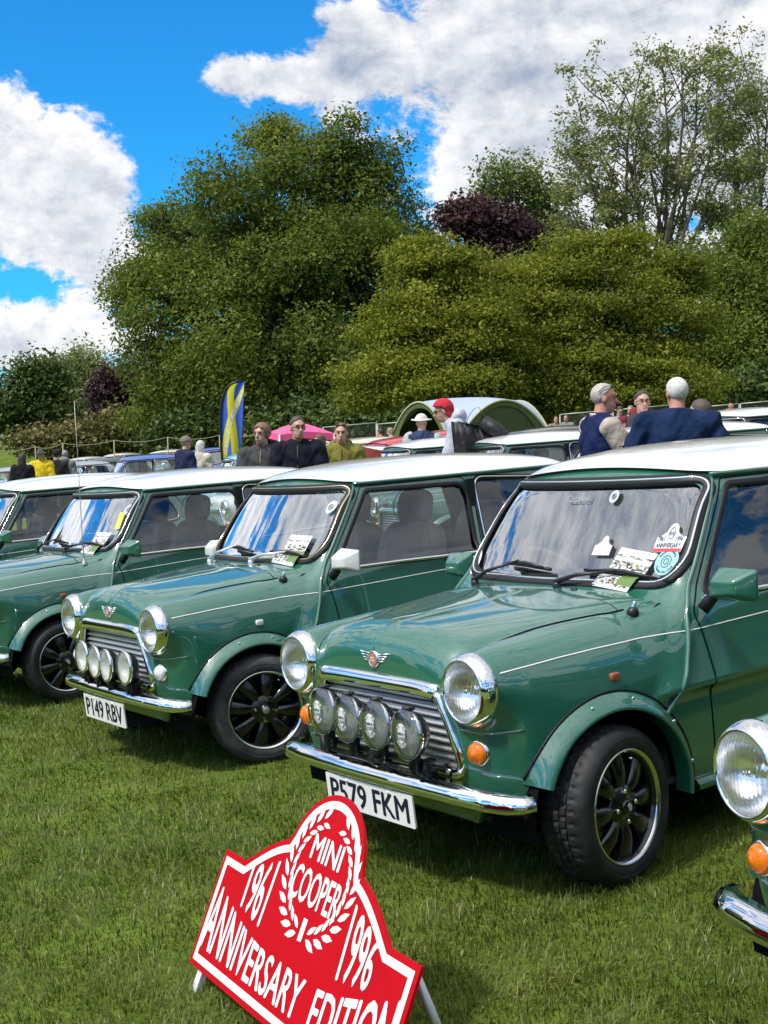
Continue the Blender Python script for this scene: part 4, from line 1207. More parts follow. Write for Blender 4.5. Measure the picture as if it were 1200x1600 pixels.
def build_grass():
    D = []
    # blade roots inside the view cone, thinning with distance
    for y0, y1, dens in ((2.4, 4.2, 17000), (4.2, 6.0, 12500), (6.0, 8.5, 8000), (8.5, 13.0, 3200)):
        w = 0.33 * y1 + 0.5; n = int(dens * 2 * w * (y1 - y0))
        x = rng.uniform(-w, w, n); y = rng.uniform(y0, y1, n)
        k = np.abs(x) < 0.31 * y + 0.45
        D.append(np.stack([x[k], y[k]], 1))
    P = np.concatenate(D); x, y = P.T; n = len(P)
    pt = vnoise(x, y, .16, 1) * .5 + vnoise(x, y, .45, 2) * .35 + vnoise(x, y, 1.6, 3) * .3
    keep = rng.random(n) < 0.32 + pt * .62
    x, y, pt = x[keep], y[keep], pt[keep]; n = len(x)
    hgt = rng.gamma(6.0, 1 / 6.0, n) * (0.015 + 0.020 * pt); far = np.clip((y - 4) / 6, 0, 1)
    wid = rng.uniform(.0009, .0022, n) * (1 + 1.6 * far)
    stalk = rng.random(n) < .0007; hgt = np.where(stalk, .075 + .03 * rng.random(n), hgt)
    az = vnoise(x, y, .22, 5) * 9 + rng.normal(0, 1.1, n)
    lean = np.where(stalk, .15, np.clip(rng.normal(.75, .38, n), 0.05, 1.5))
    d = np.stack([np.cos(az), np.sin(az)], 1); s = np.stack([-d[:, 1], d[:, 0]], 1)
    z0 = np.zeros(n)
    B0 = np.column_stack([x - s[:, 0] * wid, y - s[:, 1] * wid, z0]); B1 = np.column_stack([x + s[:, 0] * wid, y + s[:, 1] * wid, z0])
    l1 = hgt * .55; a1 = lean * .6
    mx, my, mz = x + d[:, 0] * l1 * np.sin(a1), y + d[:, 1] * l1 * np.sin(a1), l1 * np.cos(a1)
    M0 = np.column_stack([mx - s[:, 0] * wid * .8, my - s[:, 1] * wid * .8, mz]); M1 = np.column_stack([mx + s[:, 0] * wid * .8, my + s[:, 1] * wid * .8, mz])
    a2 = np.clip(lean * 1.45, 0, 1.9); l2 = hgt * .6
    T = np.column_stack([mx + d[:, 0] * l2 * np.sin(a2), my + d[:, 1] * l2 * np.sin(a2), np.maximum(mz + l2 * np.cos(a2), .004)])
    V = np.stack([B0, B1, M1, M0, T], 1).reshape(-1, 3)
    R = np.array(G.to_3x3()); V = V @ R.T
    b = np.arange(n) * 5; nr = y < 5.2; fb = b[~nr]; b = b[nr]
    F = np.concatenate([np.stack([np.stack([b, b + 1, b + 2], 1), np.stack([b, b + 2, b + 3], 1), np.stack([b + 3, b + 2, b + 4], 1)], 1).reshape(-1, 3), np.stack([fb, fb + 1, fb + 4], 1)])
    dry = (rng.random(n) < .06) | stalk
    big = vnoise(x, y, .9, 8) * .6 + vnoise(x, y, 2.4, 9) * .6 - .6
    tone = np.clip(.32 + .45 * (pt - .5) + .55 * big + rng.normal(0, .17, n), 0, .8); tone[dry] = rng.uniform(.82, 1, dry.sum())
    m = blade_mat('grass_blades', [(0.042, 0.072, 0.008), (0.080, 0.120, 0.014), (0.130, 0.172, 0.026), (0.195, 0.222, 0.050), (0.38, 0.36, 0.18)], .55, .3)
    me = mesh('grass', V, F, m, False); face_tone(me, np.concatenate([np.repeat(tone[nr], 3), tone[~nr]]))
    tag(link('grass', me), kind='stuff')
build_grass()
# ================================================================== trees beyond the field
M_BARK = mat('bark', (0.045, 0.036, 0.026), rough=0.9, noise=(3, 0.35), bump=(8, 0.03))
M_BARK2 = mat('pale_bark', (0.12, 0.105, 0.075), rough=0.9, noise=(3, 0.3), bump=(8, 0.03))
LEAF = {
 'maple': blade_mat('maple_leaves', [(0.062, 0.092, 0.012), (0.120, 0.165, 0.020), (0.180, 0.225, 0.030), (0.25, 0.29, 0.052)], .55, .45),
 'olive': blade_mat('yellow_green_leaves', [(0.077, 0.100, 0.009), (0.147, 0.177, 0.013), (0.224, 0.253, 0.022), (0.315, 0.326, 0.040)], .55, .45),
 'copper': blade_mat('copper_leaves', [(0.029, 0.014, 0.017), (0.060, 0.028, 0.031), (0.096, 0.042, 0.046), (0.131, 0.065, 0.055)], .5, .25),
 'light': blade_mat('fresh_leaves', [(0.094, 0.134, 0.028), (0.164, 0.210, 0.050), (0.235, 0.284, 0.083), (0.312, 0.360, 0.123)], .5, .4),
 'sparse': blade_mat('young_leaves', [(0.130, 0.150, 0.040), (0.190, 0.215, 0.060), (0.250, 0.275, 0.085), (0.31, 0.33, 0.13)], .5, .45),
 'dark': blade_mat('dark_leaves', [(0.035, 0.061, 0.013), (0.066, 0.104, 0.022), (0.108, 0.154, 0.036), (0.156, 0.198, 0.054)], .5, .3),
 'scrub': blade_mat('scrub_leaves', [(0.083, 0.085, 0.023), (0.131, 0.124, 0.037), (0.179, 0.163, 0.053), (0.235, 0.206, 0.076)], .6, .25),
}
def pxs(px, py, depth): return pix(px, py, depth)

def leaves(C, N, size, flat, spread, seed, tone0, count):
    """leaf faces: for every clump centre C (with outward normal N) a spray of leaf-shaped quads"""
    r = np.random.default_rng(seed); m = len(C)
    P = np.repeat(C, count, 0); n = len(P)
    off = r.normal(0, 1, (n, 3)) * spread; off[:, 2] *= flat
    P = P + off
    nrm = np.repeat(N, count, 0) * .5 + r.normal(0, .55, (n, 3)) + np.array([0, 0, .45]); nrm /= np.linalg.norm(nrm, axis=1)[:, None]
    t = np.cross(nrm, r.normal(0, 1, (n, 3))); t /= np.linalg.norm(t, axis=1)[:, None] + 1e-9; b = np.cross(nrm, t)
    s = size * np.clip(r.lognormal(-.08, .30, n), .45, 1.6)[:, None]
    V = np.stack([P - t * s, P + b * s * .55 + t * s * .1, P + t * s, P - b * s * .55 + t * s * .1], 1).reshape(-1, 3)
    F = np.arange(n * 4).reshape(-1, 4)
    tone = np.clip(np.repeat(tone0, count) + r.normal(0, .14, n), 0, 1)
    return V, F, tone

def make_tree(name, label, base_px, depth, blobs, kind, leaf=.13, clumps=900, per=34, flat=.7, spread=.42, bark=None, trunk_r=.35, limbs=True, layers=0.0, shell=.55, seed=1, squash=.8, group=None, cat='tree', twigs=0, bush=False, fork=None, sub=9, tier=1.0):
    """blobs: (px, py, rx, ry, dz) ellipses seen in the photo, turned into real ellipsoids dz metres nearer or farther than depth"""
    r = np.random.default_rng(seed); k = depth / FPX
    base = pix(base_px, 690, depth); base.z = ground_z(base.x, base.y) - .05
    E = []
    for (px, py, rx, ry, dz) in blobs:
        c = np.array(pix(px, py, depth + dz)); E.append((c, np.array([rx * k, max(min(rx, ry * 1.2) * k * squash, .4), ry * k])))
    # every big ellipsoid breaks up into smaller boughs, so that the crown is lumpy with gaps between
    S = []
    for c, a in E:
        for q in range(sub):
            d = r.normal(0, 1, 3); d /= np.linalg.norm(d)
            f = r.uniform(.34, .52); S.append((c + d * a * r.uniform(.45, .78), a * f * np.array([1.15, 1.15, 1.0 * tier])))
        S.append((c, a * .72))
    E0, E = E, S
    vol = np.array([e[1][0] * e[1][2] ** 1 for e in E]); pr = vol / vol.sum()
    ci = r.choice(len(E), clumps, p=pr)
    u = r.normal(0, 1, (clumps, 3)); u /= np.linalg.norm(u, axis=1)[:, None]
    rad = (1 - shell * r.random(clumps) ** 1.6)
    ctr = np.array([E[i][0] for i in ci]); ax = np.array([E[i][1] for i in ci])
    bump = 1 + .10 * np.sin(u[:, 0] * 7 + ci) * np.cos(u[:, 2] * 6 + ci * 2) + r.normal(0, .05, clumps)
    C = ctr + u * ax * (rad * bump)[:, None]
    if layers:
        zq = C[:, 2] + .35 * np.sin(C[:, 0] * .9 + seed) + .3 * np.sin(C[:, 1] * 1.1)
        C[:, 2] += (np.round(zq / layers) * layers - zq) * .25
    N = u.copy()
    C[:, 2] = np.maximum(C[:, 2], base.z + .4)
    tone0 = np.clip(.42 + .30 * (vnoise(C[:, 0] + C[:, 1] * .6, C[:, 2], 1.5, seed) - .5) * 2 + r.normal(0, .10, len(E))[ci] + r.normal(0, .10, clumps), 0, 1)
    V, F, tone = leaves(C, N, leaf, flat, spread, seed + 5, tone0, per)
    root = empty(name, base, label, cat, group)
    me = mesh('crown', V - np.array(base), F, LEAF[kind], False); face_tone(me, tone)
    link('crown', me, root)
    # trunk and limbs
    b = MB(); top = np.mean([e[0] for e in E], axis=0)
    B = Vector(base); bark = bark or M_BARK
    if bush:
        for e in E:
            c = Vector(e[0]) - B; b.tube([Vector((c.x * .3, c.y * .3, 0)), c * .6, c], [.06, .045, .02], 5)
    else:
        hz = max(1.6, (top[2] - base.z) * .40) if fork is None else fork
        ft = Vector(((top[0] - B.x) * .25, (top[1] - B.y) * .25, hz))
        b.tube([Vector((0, 0, 0)), ft * .12, ft * .5, ft], [trunk_r * 1.35, trunk_r, trunk_r * .9, trunk_r * .8], 9)
        for e in sorted(E0, key=lambda q: -q[1][0]):
            c = Vector(e[0]) - B
            for j in range(4):
                tgt = c + Vector((r.normal(0, .30) * e[1][0], abs(r.normal(0, .40)) * e[1][1], r.uniform(-.2, .55) * e[1][2]))
                mid = ft.lerp(tgt, .45) + Vector((r.normal(0, .3), r.normal(0, .3), .12 * (tgt - ft).length))
                if tgt.z < 1: continue
                m2 = mid.lerp(tgt, .5) + Vector((r.normal(0, .2), r.normal(0, .2), .1))
                b.tube([ft * .95, ft.lerp(mid, .5) + Vector((0, 0, .05 * mid.length * .3)), mid, m2, tgt], [trunk_r * .5, trunk_r * .4, trunk_r * .28, trunk_r * .18, .02], 6, caps=False)
        for j in range(twigs):
            c = Vector(C[r.integers(len(C))]) - B; tgt = c; src = ft.lerp(Vector(E[r.integers(len(E))][0]) - B, r.uniform(.3, .9))
            d = tgt - src
            if d.length > 6: src = tgt - d * (r.uniform(2.0, 4.5) / d.length) + Vector((0, 0, -.4))
            b.tube([src, src.lerp(tgt, .5) + Vector((r.normal(0, .2), r.normal(0, .2), r.normal(.1, .15))), tgt], [.075, .045, .018], 4, caps=False)
    b.obj('trunk', bark, root, fixn=False)
    return root

def fan_tree(name, label, fork_px, depth, tips, kind='sparse', seed=3, leaf=.12, per=16, group=None, stems=14, base_py=690):
    """tall open tree: stems fan out from a low fork, side branches along them, leaves only near the ends"""
    r = np.random.default_rng(seed)
    base = pix(fork_px[0], base_py, depth); base.z = ground_z(base.x, base.y) - .05
    root = empty(name, base, label, 'tree', group); B = Vector(base)
    fork = pix(fork_px[0], fork_px[1], depth) - B
    b = MB(); C = []; N = []
    b.tube([Vector((0, 0, 0)), fork * .5, fork], [.42, .34, .30], 9)
    tp = [pix(px, py, depth + dz) - B for px, py, dz in tips]
    def branch(p, q, rad, lvl):
        L = (q - p).length
        sag = Vector((r.normal(0, .05), r.normal(0, .05), .10 if lvl == 0 else .04)) * L
        m1 = p.lerp(q, .33) + sag * .9; m2 = p.lerp(q, .68) + sag * .7
        b.tube([p, m1, m2, q], [rad, rad * .8, rad * .5, max(rad * .15, .012)], 5 if lvl else 6, caps=False)
        pts = [p, m1, m2, q]
        if lvl >= 2 or L < .9:
            for t in (.35, .55, .75, .9, 1.0):
                C.append(np.array(p.lerp(q, t))); N.append(np.array((q - p).normalized()))
            return
        nb = (8 if lvl == 0 else 3)
        for j in range(nb):
            t = r.uniform(.28 if lvl == 0 else .25, .98); i = min(int(t * 3), 2); s = pts[i].lerp(pts[i + 1], t * 3 - i)
            d = (q - p).normalized(); side = Vector((r.normal(0, 1), r.normal(0, 1), r.normal(0, .5))); side = (side - d * side.dot(d)).normalized()
            l = L * (.34 if lvl == 0 else .5) * (1.15 - .6 * t) * r.uniform(.7, 1.2)
            branch(s, s + (d * r.uniform(.5, .9) + side * r.uniform(.5, .9)).normalized() * l, rad * .34, lvl + 1)
        C.append(np.array(q)); N.append(np.array((q - p).normalized()))
    for t in tp: branch(fork + Vector((r.normal(0, .15), r.normal(0, .15), r.uniform(-.8, .2))), t, .12, 0)
    b.obj('trunk', M_BARK2, root, fixn=False)
    C = np.array(C); N = np.array(N)
    V, F, tone = leaves(C, N, leaf, .8, .22, seed + 2, np.clip(.45 + r.normal(0, .15, len(C)), 0, 1), per)
    me = mesh('crown', V, F, LEAF[kind], False); face_tone(me, tone); link('crown', me, root)
    return root

make_tree('tree', 'great dark green maple with a broad dome crown, tallest on the left', 440, 62,
          [(480,275,140,95,0),(360,320,95,85,-2),(590,305,85,95,1),(265,425,85,80,-1),(420,430,140,100,-3),(580,430,105,110,0),(235,540,72,80,-2),(350,560,120,100,-4),(500,570,130,110,-4),(615,540,70,110,-1),(265,630,75,55,-3),(420,650,150,50,-4),(195,470,38,50,0),(645,360,42,70,2),(540,215,60,40,0),(300,385,80,75,1),(375,385,120,60,-1),(500,370,130,60,-2),(585,385,90,60,-1),(260,340,50,50,1),(430,220,70,45,1),(215,450,55,60,1)],
          'maple', leaf=.087, clumps=4400, per=42, spread=.32, trunk_r=.55, seed=11, twigs=160, shell=.6, sub=11)
make_tree('tree', 'yellow-green tree with tiered spreading branches in front of a copper beech', 700, 46,
          [(690,425,100,62,0),(640,500,80,58,-1),(745,520,95,80,-1),(620,590,80,55,-2),(720,610,100,60,-2),(790,450,45,55,1),(580,620,42,28,-2),(660,400,60,35,0)],
          'olive', leaf=.062, clumps=2100, per=46, flat=.45, spread=.30, layers=1.1, trunk_r=.3, seed=21, twigs=90, shell=.5, sub=16, tier=.62)
make_tree('tree', 'widest yellow-green tiered tree, behind the two men in navy tops', 960, 48,
          [(930,425,130,70,0),(870,500,90,70,-1),(1000,500,110,90,-1),(900,585,125,62,-2),(1020,600,105,70,-2),(850,615,70,50,-2),(1060,440,60,60,1),(960,375,60,30,0)],
          'olive', leaf=.062, clumps=2800, per=46, flat=.45, spread=.30, layers=1.1, trunk_r=.32, seed=31, twigs=110, shell=.5, sub=16, tier=.62)
make_tree('tree', 'dark evergreen half hidden behind the great maple', 420, 76,
          [(420,480,190,110,0),(330,580,150,100,0),(520,590,160,100,0),(460,380,110,70,0),(240,610,70,60,0)], 'dark', leaf=.15, clumps=1000, per=30, spread=.5, trunk_r=.4, seed=37, sub=4)
make_tree('tree', 'dark evergreen glimpsed between the two tiered yellow-green trees', 830, 60,
          [(830,500,95,110,0),(800,600,90,70,0),(900,600,90,60,0)], 'dark', leaf=.12, clumps=700, per=34, spread=.42, trunk_r=.3, seed=35, sub=5)
make_tree('tree', 'mid green leafy tree at the right-hand edge of the wood', 1150, 57,
          [(1140,460,80,95,0),(1185,560,90,115,-1),(1095,600,85,85,1),(1175,390,55,55,2),(1210,450,60,100,1)],
          'maple', leaf=.085, clumps=1400, per=50, spread=.40, trunk_r=.35, seed=41, twigs=60)
make_tree('tree', 'dark purple copper beech showing between two green trees', 765, 68,
          [(765,350,68,42,0),(770,440,62,80,0),(722,332,38,26,0),(748,560,55,70,2),(800,370,40,40,1)],
          'copper', leaf=.11, clumps=900, per=44, spread=.42, trunk_r=.35, seed=51)
make_tree('tree', 'pale fresh green tree rising behind the copper beech', 800, 82,
          [(795,285,52,45,0),(845,330,48,55,0),(760,300,30,30,0),(880,380,45,50,1),(820,380,50,50,0)],
          'light', leaf=.12, clumps=620, per=22, spread=.5, trunk_r=.3, seed=61, twigs=60, shell=.8)
fan_tree('tree', 'tall open tree with bare fanning stems and thin young leaves', (1010, 520), 74,
         [(872,300,1),(880,225,-1),(905,180,0),(935,140,1),(965,118,-1),(1000,108,1),(1035,95,0),(1065,90,1),(1090,108,-1),(1112,140,0),(1128,190,1),(1135,250,-1),(985,200,-2),(1050,190,2),(925,260,2),(1090,260,2),(895,345,0),(950,330,-2),(1120,330,0)], seed=71, leaf=.10, per=12)
fan_tree('tree', 'slender open tree cut by the right edge of the picture', (1165, 540), 77,
         [(1142,190,0),(1152,135,1),(1168,108,0),(1185,112,-1),(1200,150,1),(1215,200,0),(1150,270,1),(1190,280,-1),(1210,330,0),(1140,350,1)], seed=81, leaf=.10, per=12)
make_tree('tree', 'dark bushy tree at the far left edge', 40, 88,
          [(40,612,58,52,0),(95,645,52,40,0),(5,645,45,45,0),(70,590,35,30,0)], 'dark', leaf=.15, clumps=620, per=30, spread=.5, trunk_r=.3, seed=91)
make_tree('tree', 'small pale green tree behind the dark bushy one', 125, 98,
          [(120,590,45,45,0),(150,625,42,50,0)], 'light', leaf=.15, clumps=330, per=28, spread=.5, trunk_r=.25, seed=101)
make_tree('tree', 'small dark copper tree beside the great maple', 182, 70,
          [(182,612,32,46,0),(165,640,25,25,0)], 'copper', leaf=.12, clumps=300, per=32, spread=.4, trunk_r=.2, seed=111)
for i_, (px_, py_, rx_, ry_, d_, k_, lab_) in enumerate([
    (110, 684, 80, 17, 66, 'scrub', 'brownish low scrub on the grassy bank'),
    (150, 676, 60, 22, 65.5, 'scrub', 'brownish shrub between the low scrub and the rounded one'),
    (192, 668, 45, 28, 65, 'scrub', 'rounded brownish shrub below the small copper tree'),
    (330, 668, 90, 34, 57, 'dark', 'dark shrub under the great maple, left of the tall flag'),
    (470, 660, 90, 40, 56, 'dark', 'dark shrub behind the pink gazebo'),
    (575, 655, 75, 45, 55, 'dark', 'dark shrub between the great maple and the tiered tree'),
    (690, 655, 80, 40, 54, 'dark', 'dark shrub behind the domed shelter'),
    (820, 640, 85, 45, 54, 'dark', 'dark shrub right of the domed shelter'),
    (950, 632, 90, 45, 55, 'dark', 'dark shrub behind the man in the varsity jacket'),
    (1080, 622, 90, 48, 55, 'dark', 'dark shrub behind the white-haired man'),
    (1190, 612, 80, 50, 54, 'dark', 'dark shrub at the right edge behind the mesh fence')]):
    make_tree('shrub', lab_, px_, d_, [(px_, py_, rx_, ry_, 0), (px_ - rx_ * .5, py_ + ry_ * .4, rx_ * .6, ry_ * .7, -1), (px_ + rx_ * .5, py_ + ry_ * .3, rx_ * .6, ry_ * .7, -1)], k_, leaf=.12, clumps=260, per=28, spread=.36, seed=200 + i_, bush=True, cat='shrub', group='shrubs along the wood edge')

def woodland():
    """the wood that closes the field behind the photographer, one mass far off; seen only mirrored in paint and glass"""
    r = np.random.default_rng(77); b = MB()
    for k in range(74):
        a = math.radians(34 + 292 * k / 73 + r.normal(0, 1.5)); d = r.uniform(58, 76); x, y = d * math.sin(a), d * math.cos(a); h = r.uniform(4.5, 7.5); w = r.uniform(3.5, 5.5); z = ground_z(x, y)
        n0 = len(b.V); b.ell((x, y, z + h * .92), (w, w, h), 14, 9)
        for i in range(n0, len(b.V)):
            v = np.array(b.V[i]); c = np.array((x, y, z + h * .92)); q = v - c
            b.V[i] = tuple(c + q * (1 + .16 * math.sin(q[0] * 1.7 + k) * math.cos(q[2] * 1.3 + k * 2) + .08 * math.sin(q[1] * 3.1 + q[2] * 2.7)))
    tag(b.obj('woodland', mat('woodland_green', (0.045, 0.070, 0.018), rough=.9, noise=(.5, .5), bump=(1.2, .5))), kind='stuff')
woodland()
# ================================================================== the rest of the show field
def hill():
    """grassy bank on the left, beyond the parked cars"""
    c = pix(40, 700, 75); V = []; nx, ny = 41, 21
    for j in range(ny):
        for i in range(nx):
            x = c.x - 32 + 52 * i / (nx - 1); y = c.y - 16 + 40 * j / (ny - 1)
            u = (x - c.x + 3) / 22; v = (y - c.y - 4) / 17
            h = 1.5 * max(0, 1 - u * u) ** 1.2 * max(0, 1 - v * v) ** 1.2
            V.append((x, y, ground_z(x, y) - .02 + h * 1.35 - .06 * (h < 1e-4)))
    F = np.array([(j * nx + i, j * nx + i + 1, (j + 1) * nx + i + 1, (j + 1) * nx + i) for j in range(ny - 1) for i in range(nx - 1)])
    tag(obj('hill', V, F, M_LAWN), kind='structure')
hill()

# --- front row
CARS = {1: (.27062, 4.8758, -2.54246), 2: (-1.02808, 6.95805, -2.55844), 3: (-2.44361, 9.02324, -2.50619), 4: (-3.927, 11.695, -2.54315), 0: (1.342, 2.735, -2.71926)}
GROUP = 'green cars with white roofs in the front row'
car1 = build_car('parked_car', 'green car with white roof, P579 FKM plate and four covered driving lamps', CARS[1][:2], CARS[1][2],
    dict(spots=[(-.217, .548), (-.063, .54), (.107, .54), (.285, .53)], covers=True, plate=('P579 FKM', .52, .111, .270), steer=.20, roll=.42), GROUP)
car2 = build_car('parked_car', 'green car with one white door mirror and P149 RBV plate', CARS[2][:2], CARS[2][2],
    dict(spots=[(-.186, .512), (-.03, .50), (.114, .495), (.34, .505)], plate=('P149 RBV', .50, .118, .262), steer=-.22, mirror=M_WHITE, wiper='chrome', ind='clear', rep=M_CLEAR, tyre=M_TYRE_DUST, mono=False, roll=.2, seat=M_SEAT_G,
         screen_trim=mat('gold_trim', (0.72, 0.58, 0.36), rough=.15, metal=1.0)), GROUP)
car3 = build_car('parked_car', 'green car with a tall thin whip aerial on its wing', CARS[3][:2], CARS[3][2], dict(aerial=True, steer=-.05, roll=.6, seat=M_SEAT), GROUP)
car4 = build_car('parked_car', 'green car at the left edge, only its windscreen, door and mirror in view', CARS[4][:2], CARS[4][2], dict(steer=0, roll=.1), GROUP)
car0 = build_car('parked_car', 'green car at the lower right corner, only its lamp and bumper end in view', CARS[0][:2], CARS[0][2], dict(steer=0.0, roll=.1), GROUP)

# --- windscreen stickers of car 1
def sticker(car, fn, nu, nv, material, name='windscreen_sticker', off=.0035):
    P, F = screen_patch(fn, nu, nv, off); return obj(name, P, F, material, car)
M_ST_W = mat('sticker_white', (0.72, 0.72, 0.70), rough=.35); M_ST_T = mat('sticker_teal', (0.30, 0.55, 0.55), rough=.35); M_ST_R = mat('sticker_red', (0.55, 0.06, 0.05), rough=.35)
M_ST_N = mat('sticker_navy', (0.015, 0.03, 0.10), rough=.35); M_ST_Y = mat('sticker_yellow', (0.62, 0.62, 0.10), rough=.4)
def plaque_outline(n=40):
    """rally plate outline, 1 wide, from lower left; returns top edge height at u"""
    def top(u):
        d = abs(u - .5)
        if d > .37: return .52
        if d > .19: return .56 + .16 * (1 - ((d - .19) / .18)) ** 1.2
        return .66 + .34 * math.sqrt(max(0, 1 - (d / .20) ** 2))
    return top
def plaque_sticker(car, cx, cz, w, h, ink, base):
    top = plaque_outline()
    fn = lambda u, v: (cx + (u - .5) * w, cz - .35 * h + v * top(u) * h)
    s = sticker(car, fn, 31, 3, base)
    if ink:
        link('sticker_band', mesh('sticker_band', *screen_patch(lambda u, v: (cx + (u - .5) * w * .98, cz - .34 * h + v * .11 * h), 8, 2, .0048), M_ST_R), s)
        b = MB()
        for a0 in (0, 1):
            P, n = on_screen([(cx + .10 * w * math.cos(t) * (1 + .0 * a0), cz + .30 * h + .20 * h * math.sin(t)) for t in np.linspace(0, 6.28, 24)])
            b.sweep(P + n * .0045, n, [(-.0012, 0), (-.0012, .0006), (.0012, .0006), (.0012, 0)], True); break
        for word, x0, x1, z0, z1 in (('MINI COOPER', -.07, .07, .22, .36), ('1961', -.44, -.20, .02, .20), ('1996', .20, .44, .02, .20), ('ANNIVERSARY', -.44, .44, -.20, -.04)):
            tv, tf = text_mesh(word, offset=.02); tv = tv / [tv[:, 0].max(), tv[:, 1].max(), 1]
            P, n = on_screen([(cx + w * (x0 + (x1 - x0) * x), cz + h * (z0 + (z1 - z0) * y)) for x, y, _ in tv]); b.add(P + n * .0046, tf)
        b.obj('sticker_lettering', M_ST_N, s, fixn=False)
    return s
plaque_sticker(car1, .478, 1.012, .112, .092, True, M_ST_W)
plaque_sticker(car1, .193, .990, .085, .065, False, mat('sticker_pale', (0.55, 0.50, 0.50), rough=.4))
def round_sticker(car, cy, cz, r, base, words=None, ink=M_ST_N, ry=1.0):
    fn = lambda u, v: (cy + r * v * math.cos(2 * math.pi * u), cz + ry * r * v * math.sin(2 * math.pi * u))
    s = sticker(car, fn, 29, 2, base)
    b = MB()
    for q in (.20, .42):
        P, n = on_screen([(cy + r * q * math.cos(t), cz + ry * r * q * math.sin(t)) for t in np.linspace(0, 6.28, 22)])
        b.sweep(P + n * .0042, n, [(-.0012, 0), (-.0012, .0006), (.0012, .0006), (.0012, 0)], True)
    if words:
        for w, sgn in ((words[0], 1), (words[1], -1)):
            tv, tf = text_mesh(w, offset=.02); W = tv[:, 0].max(); tv = tv / [W, tv[:, 1].max(), 1]
            span = 2.3
            pts = []
            for x, y, _ in tv:
                a = math.pi / 2 + span / 2 - span * x if sgn > 0 else -math.pi / 2 - span / 2 + span * x
                rr = r * (.66 + .20 * y) if sgn > 0 else r * (.86 - .20 * y)
                pts.append((cy + rr * math.cos(a), cz + ry * rr * math.sin(a)))
            P, n = on_screen(pts); b.add(P + n * .0044, tf)
    b.obj('sticker_lettering', ink, s, fixn=False)
    return s
round_sticker(car1, .495, .950, .044, M_ST_T, ('Black Country', 'Classic Car Club'))
round_sticker(car1, -.545, .920, .030, M_ST_W, None, ry=1.5)
round_sticker(car1, .15, 1.165, .022, mat('sticker_clear', (0.45, 0.50, 0.50), rough=.4), None)
round_sticker(car2, .478, 1.123, .030, mat('sticker_grey', (0.50, 0.53, 0.52), rough=.4), None)
round_sticker(car3, .515, 1.115, .030, mat('sticker_clear', (0.45, 0.50, 0.50), rough=.4), None)
link('windscreen_sticker', mesh('windscreen_sticker', *screen_patch(lambda u, v: (.505 + (u - .5) * .05 - .025 * v, 1.0 + .10 * v), 3, 3, .003), M_ST_Y), car3)
tv_, tf_ = text_mesh('Castrol'); tv_ = tv_ / [tv_[:, 0].max(), tv_[:, 1].max(), 1]
P_, n_ = on_screen([(-.10 + .12 * x, 1.148 + .024 * y) for x, y, _ in tv_])
obj('windscreen_lettering', P_ + n_ * .003, tf_, mat('faint_print', (0.24, 0.28, 0.30), rough=.5), car1, False)

# --- leaflets under the wipers
def leaflet_mat(seed):
    m = bpy.data.materials.new('printed_leaflet'); m.use_nodes = True
    nt = m.node_tree; p = nt.nodes['Principled BSDF']; p.inputs['Roughness'].default_value = .25
    uv = nt.nodes.new('ShaderNodeUVMap'); sp = nt.nodes.new('ShaderNodeSeparateXYZ'); nt.links.new(uv.outputs[0], sp.inputs[0])
    mp = nt.nodes.new('ShaderNodeMapping'); mp.inputs['Scale'].default_value = (13, 22, 1); mp.inputs['Location'].default_value = (seed, seed * 2, 0); nt.links.new(uv.outputs[0], mp.inputs[0])
    v = nt.nodes.new('ShaderNodeTexVoronoi'); v.inputs['Scale'].default_value = 1.3; nt.links.new(mp.outputs[0], v.inputs[0])
    r = nt.nodes.new('ShaderNodeValToRGB'); e = r.color_ramp; e.interpolation = 'CONSTANT'
    cols = [(0, (.75, .75, .73)), (.22, (.10, .03, .03)), (.34, (.5, .55, .62)), (.48, (.06, .07, .08)), (.6, (.40, .44, .50)), (.75, (.20, .24, .12)), (.88, (.42, .38, .16))]
    for i, (q, c) in enumerate(cols):
        el = e.elements[i] if i < 2 else e.elements.new(q); el.position = q; el.color = (*c, 1)
    sx = nt.nodes.new('ShaderNodeSeparateColor'); nt.links.new(v.outputs['Color'], sx.inputs[0]); nt.links.new(sx.outputs[0], r.inputs[0])
    def band(lo, hi, sock):
        a = nt.nodes.new('ShaderNodeMath'); a.operation = 'GREATER_THAN'; a.inputs[1].default_value = lo; nt.links.new(sock, a.inputs[0])
        b = nt.nodes.new('ShaderNodeMath'); b.operation = 'LESS_THAN'; b.inputs[1].default_value = hi; nt.links.new(sock, b.inputs[0])
        c = nt.nodes.new('ShaderNodeMath'); c.operation = 'MULTIPLY'; nt.links.new(a.outputs[0], c.inputs[0]); nt.links.new(b.outputs[0], c.inputs[1]); return c.outputs[0]
    def over(col, fac, prev):
        x = nt.nodes.new('ShaderNodeMix'); x.data_type = 'RGBA'; x.inputs[7].default_value = (*col, 1); nt.links.new(fac, x.inputs[0]); nt.links.new(prev, x.inputs[6]); return x.outputs[2]
    c = r.outputs[0]
    c = over((.72, .73, .76), band(.86, 1.1, sp.outputs[1]), c); c = over((.60, .68, .74), band(.72, .80, sp.outputs[1]), c)
    c = over((.16, .24, .05), band(.47, .53, sp.outputs[1]), c)
    g = nt.nodes.new('ShaderNodeMath'); g.operation = 'MULTIPLY'; nt.links.new(band(.12, .44, sp.outputs[1]), g.inputs[0]); nt.links.new(band(.58, 1.1, sp.outputs[0]), g.inputs[1])
    c = over((.13, .22, .06), g.outputs[0], c)
    c = over((.62, .64, .72), band(-.1, .07, sp.outputs[1]), c)
    nt.links.new(c, p.inputs['Base Color'])
    return m
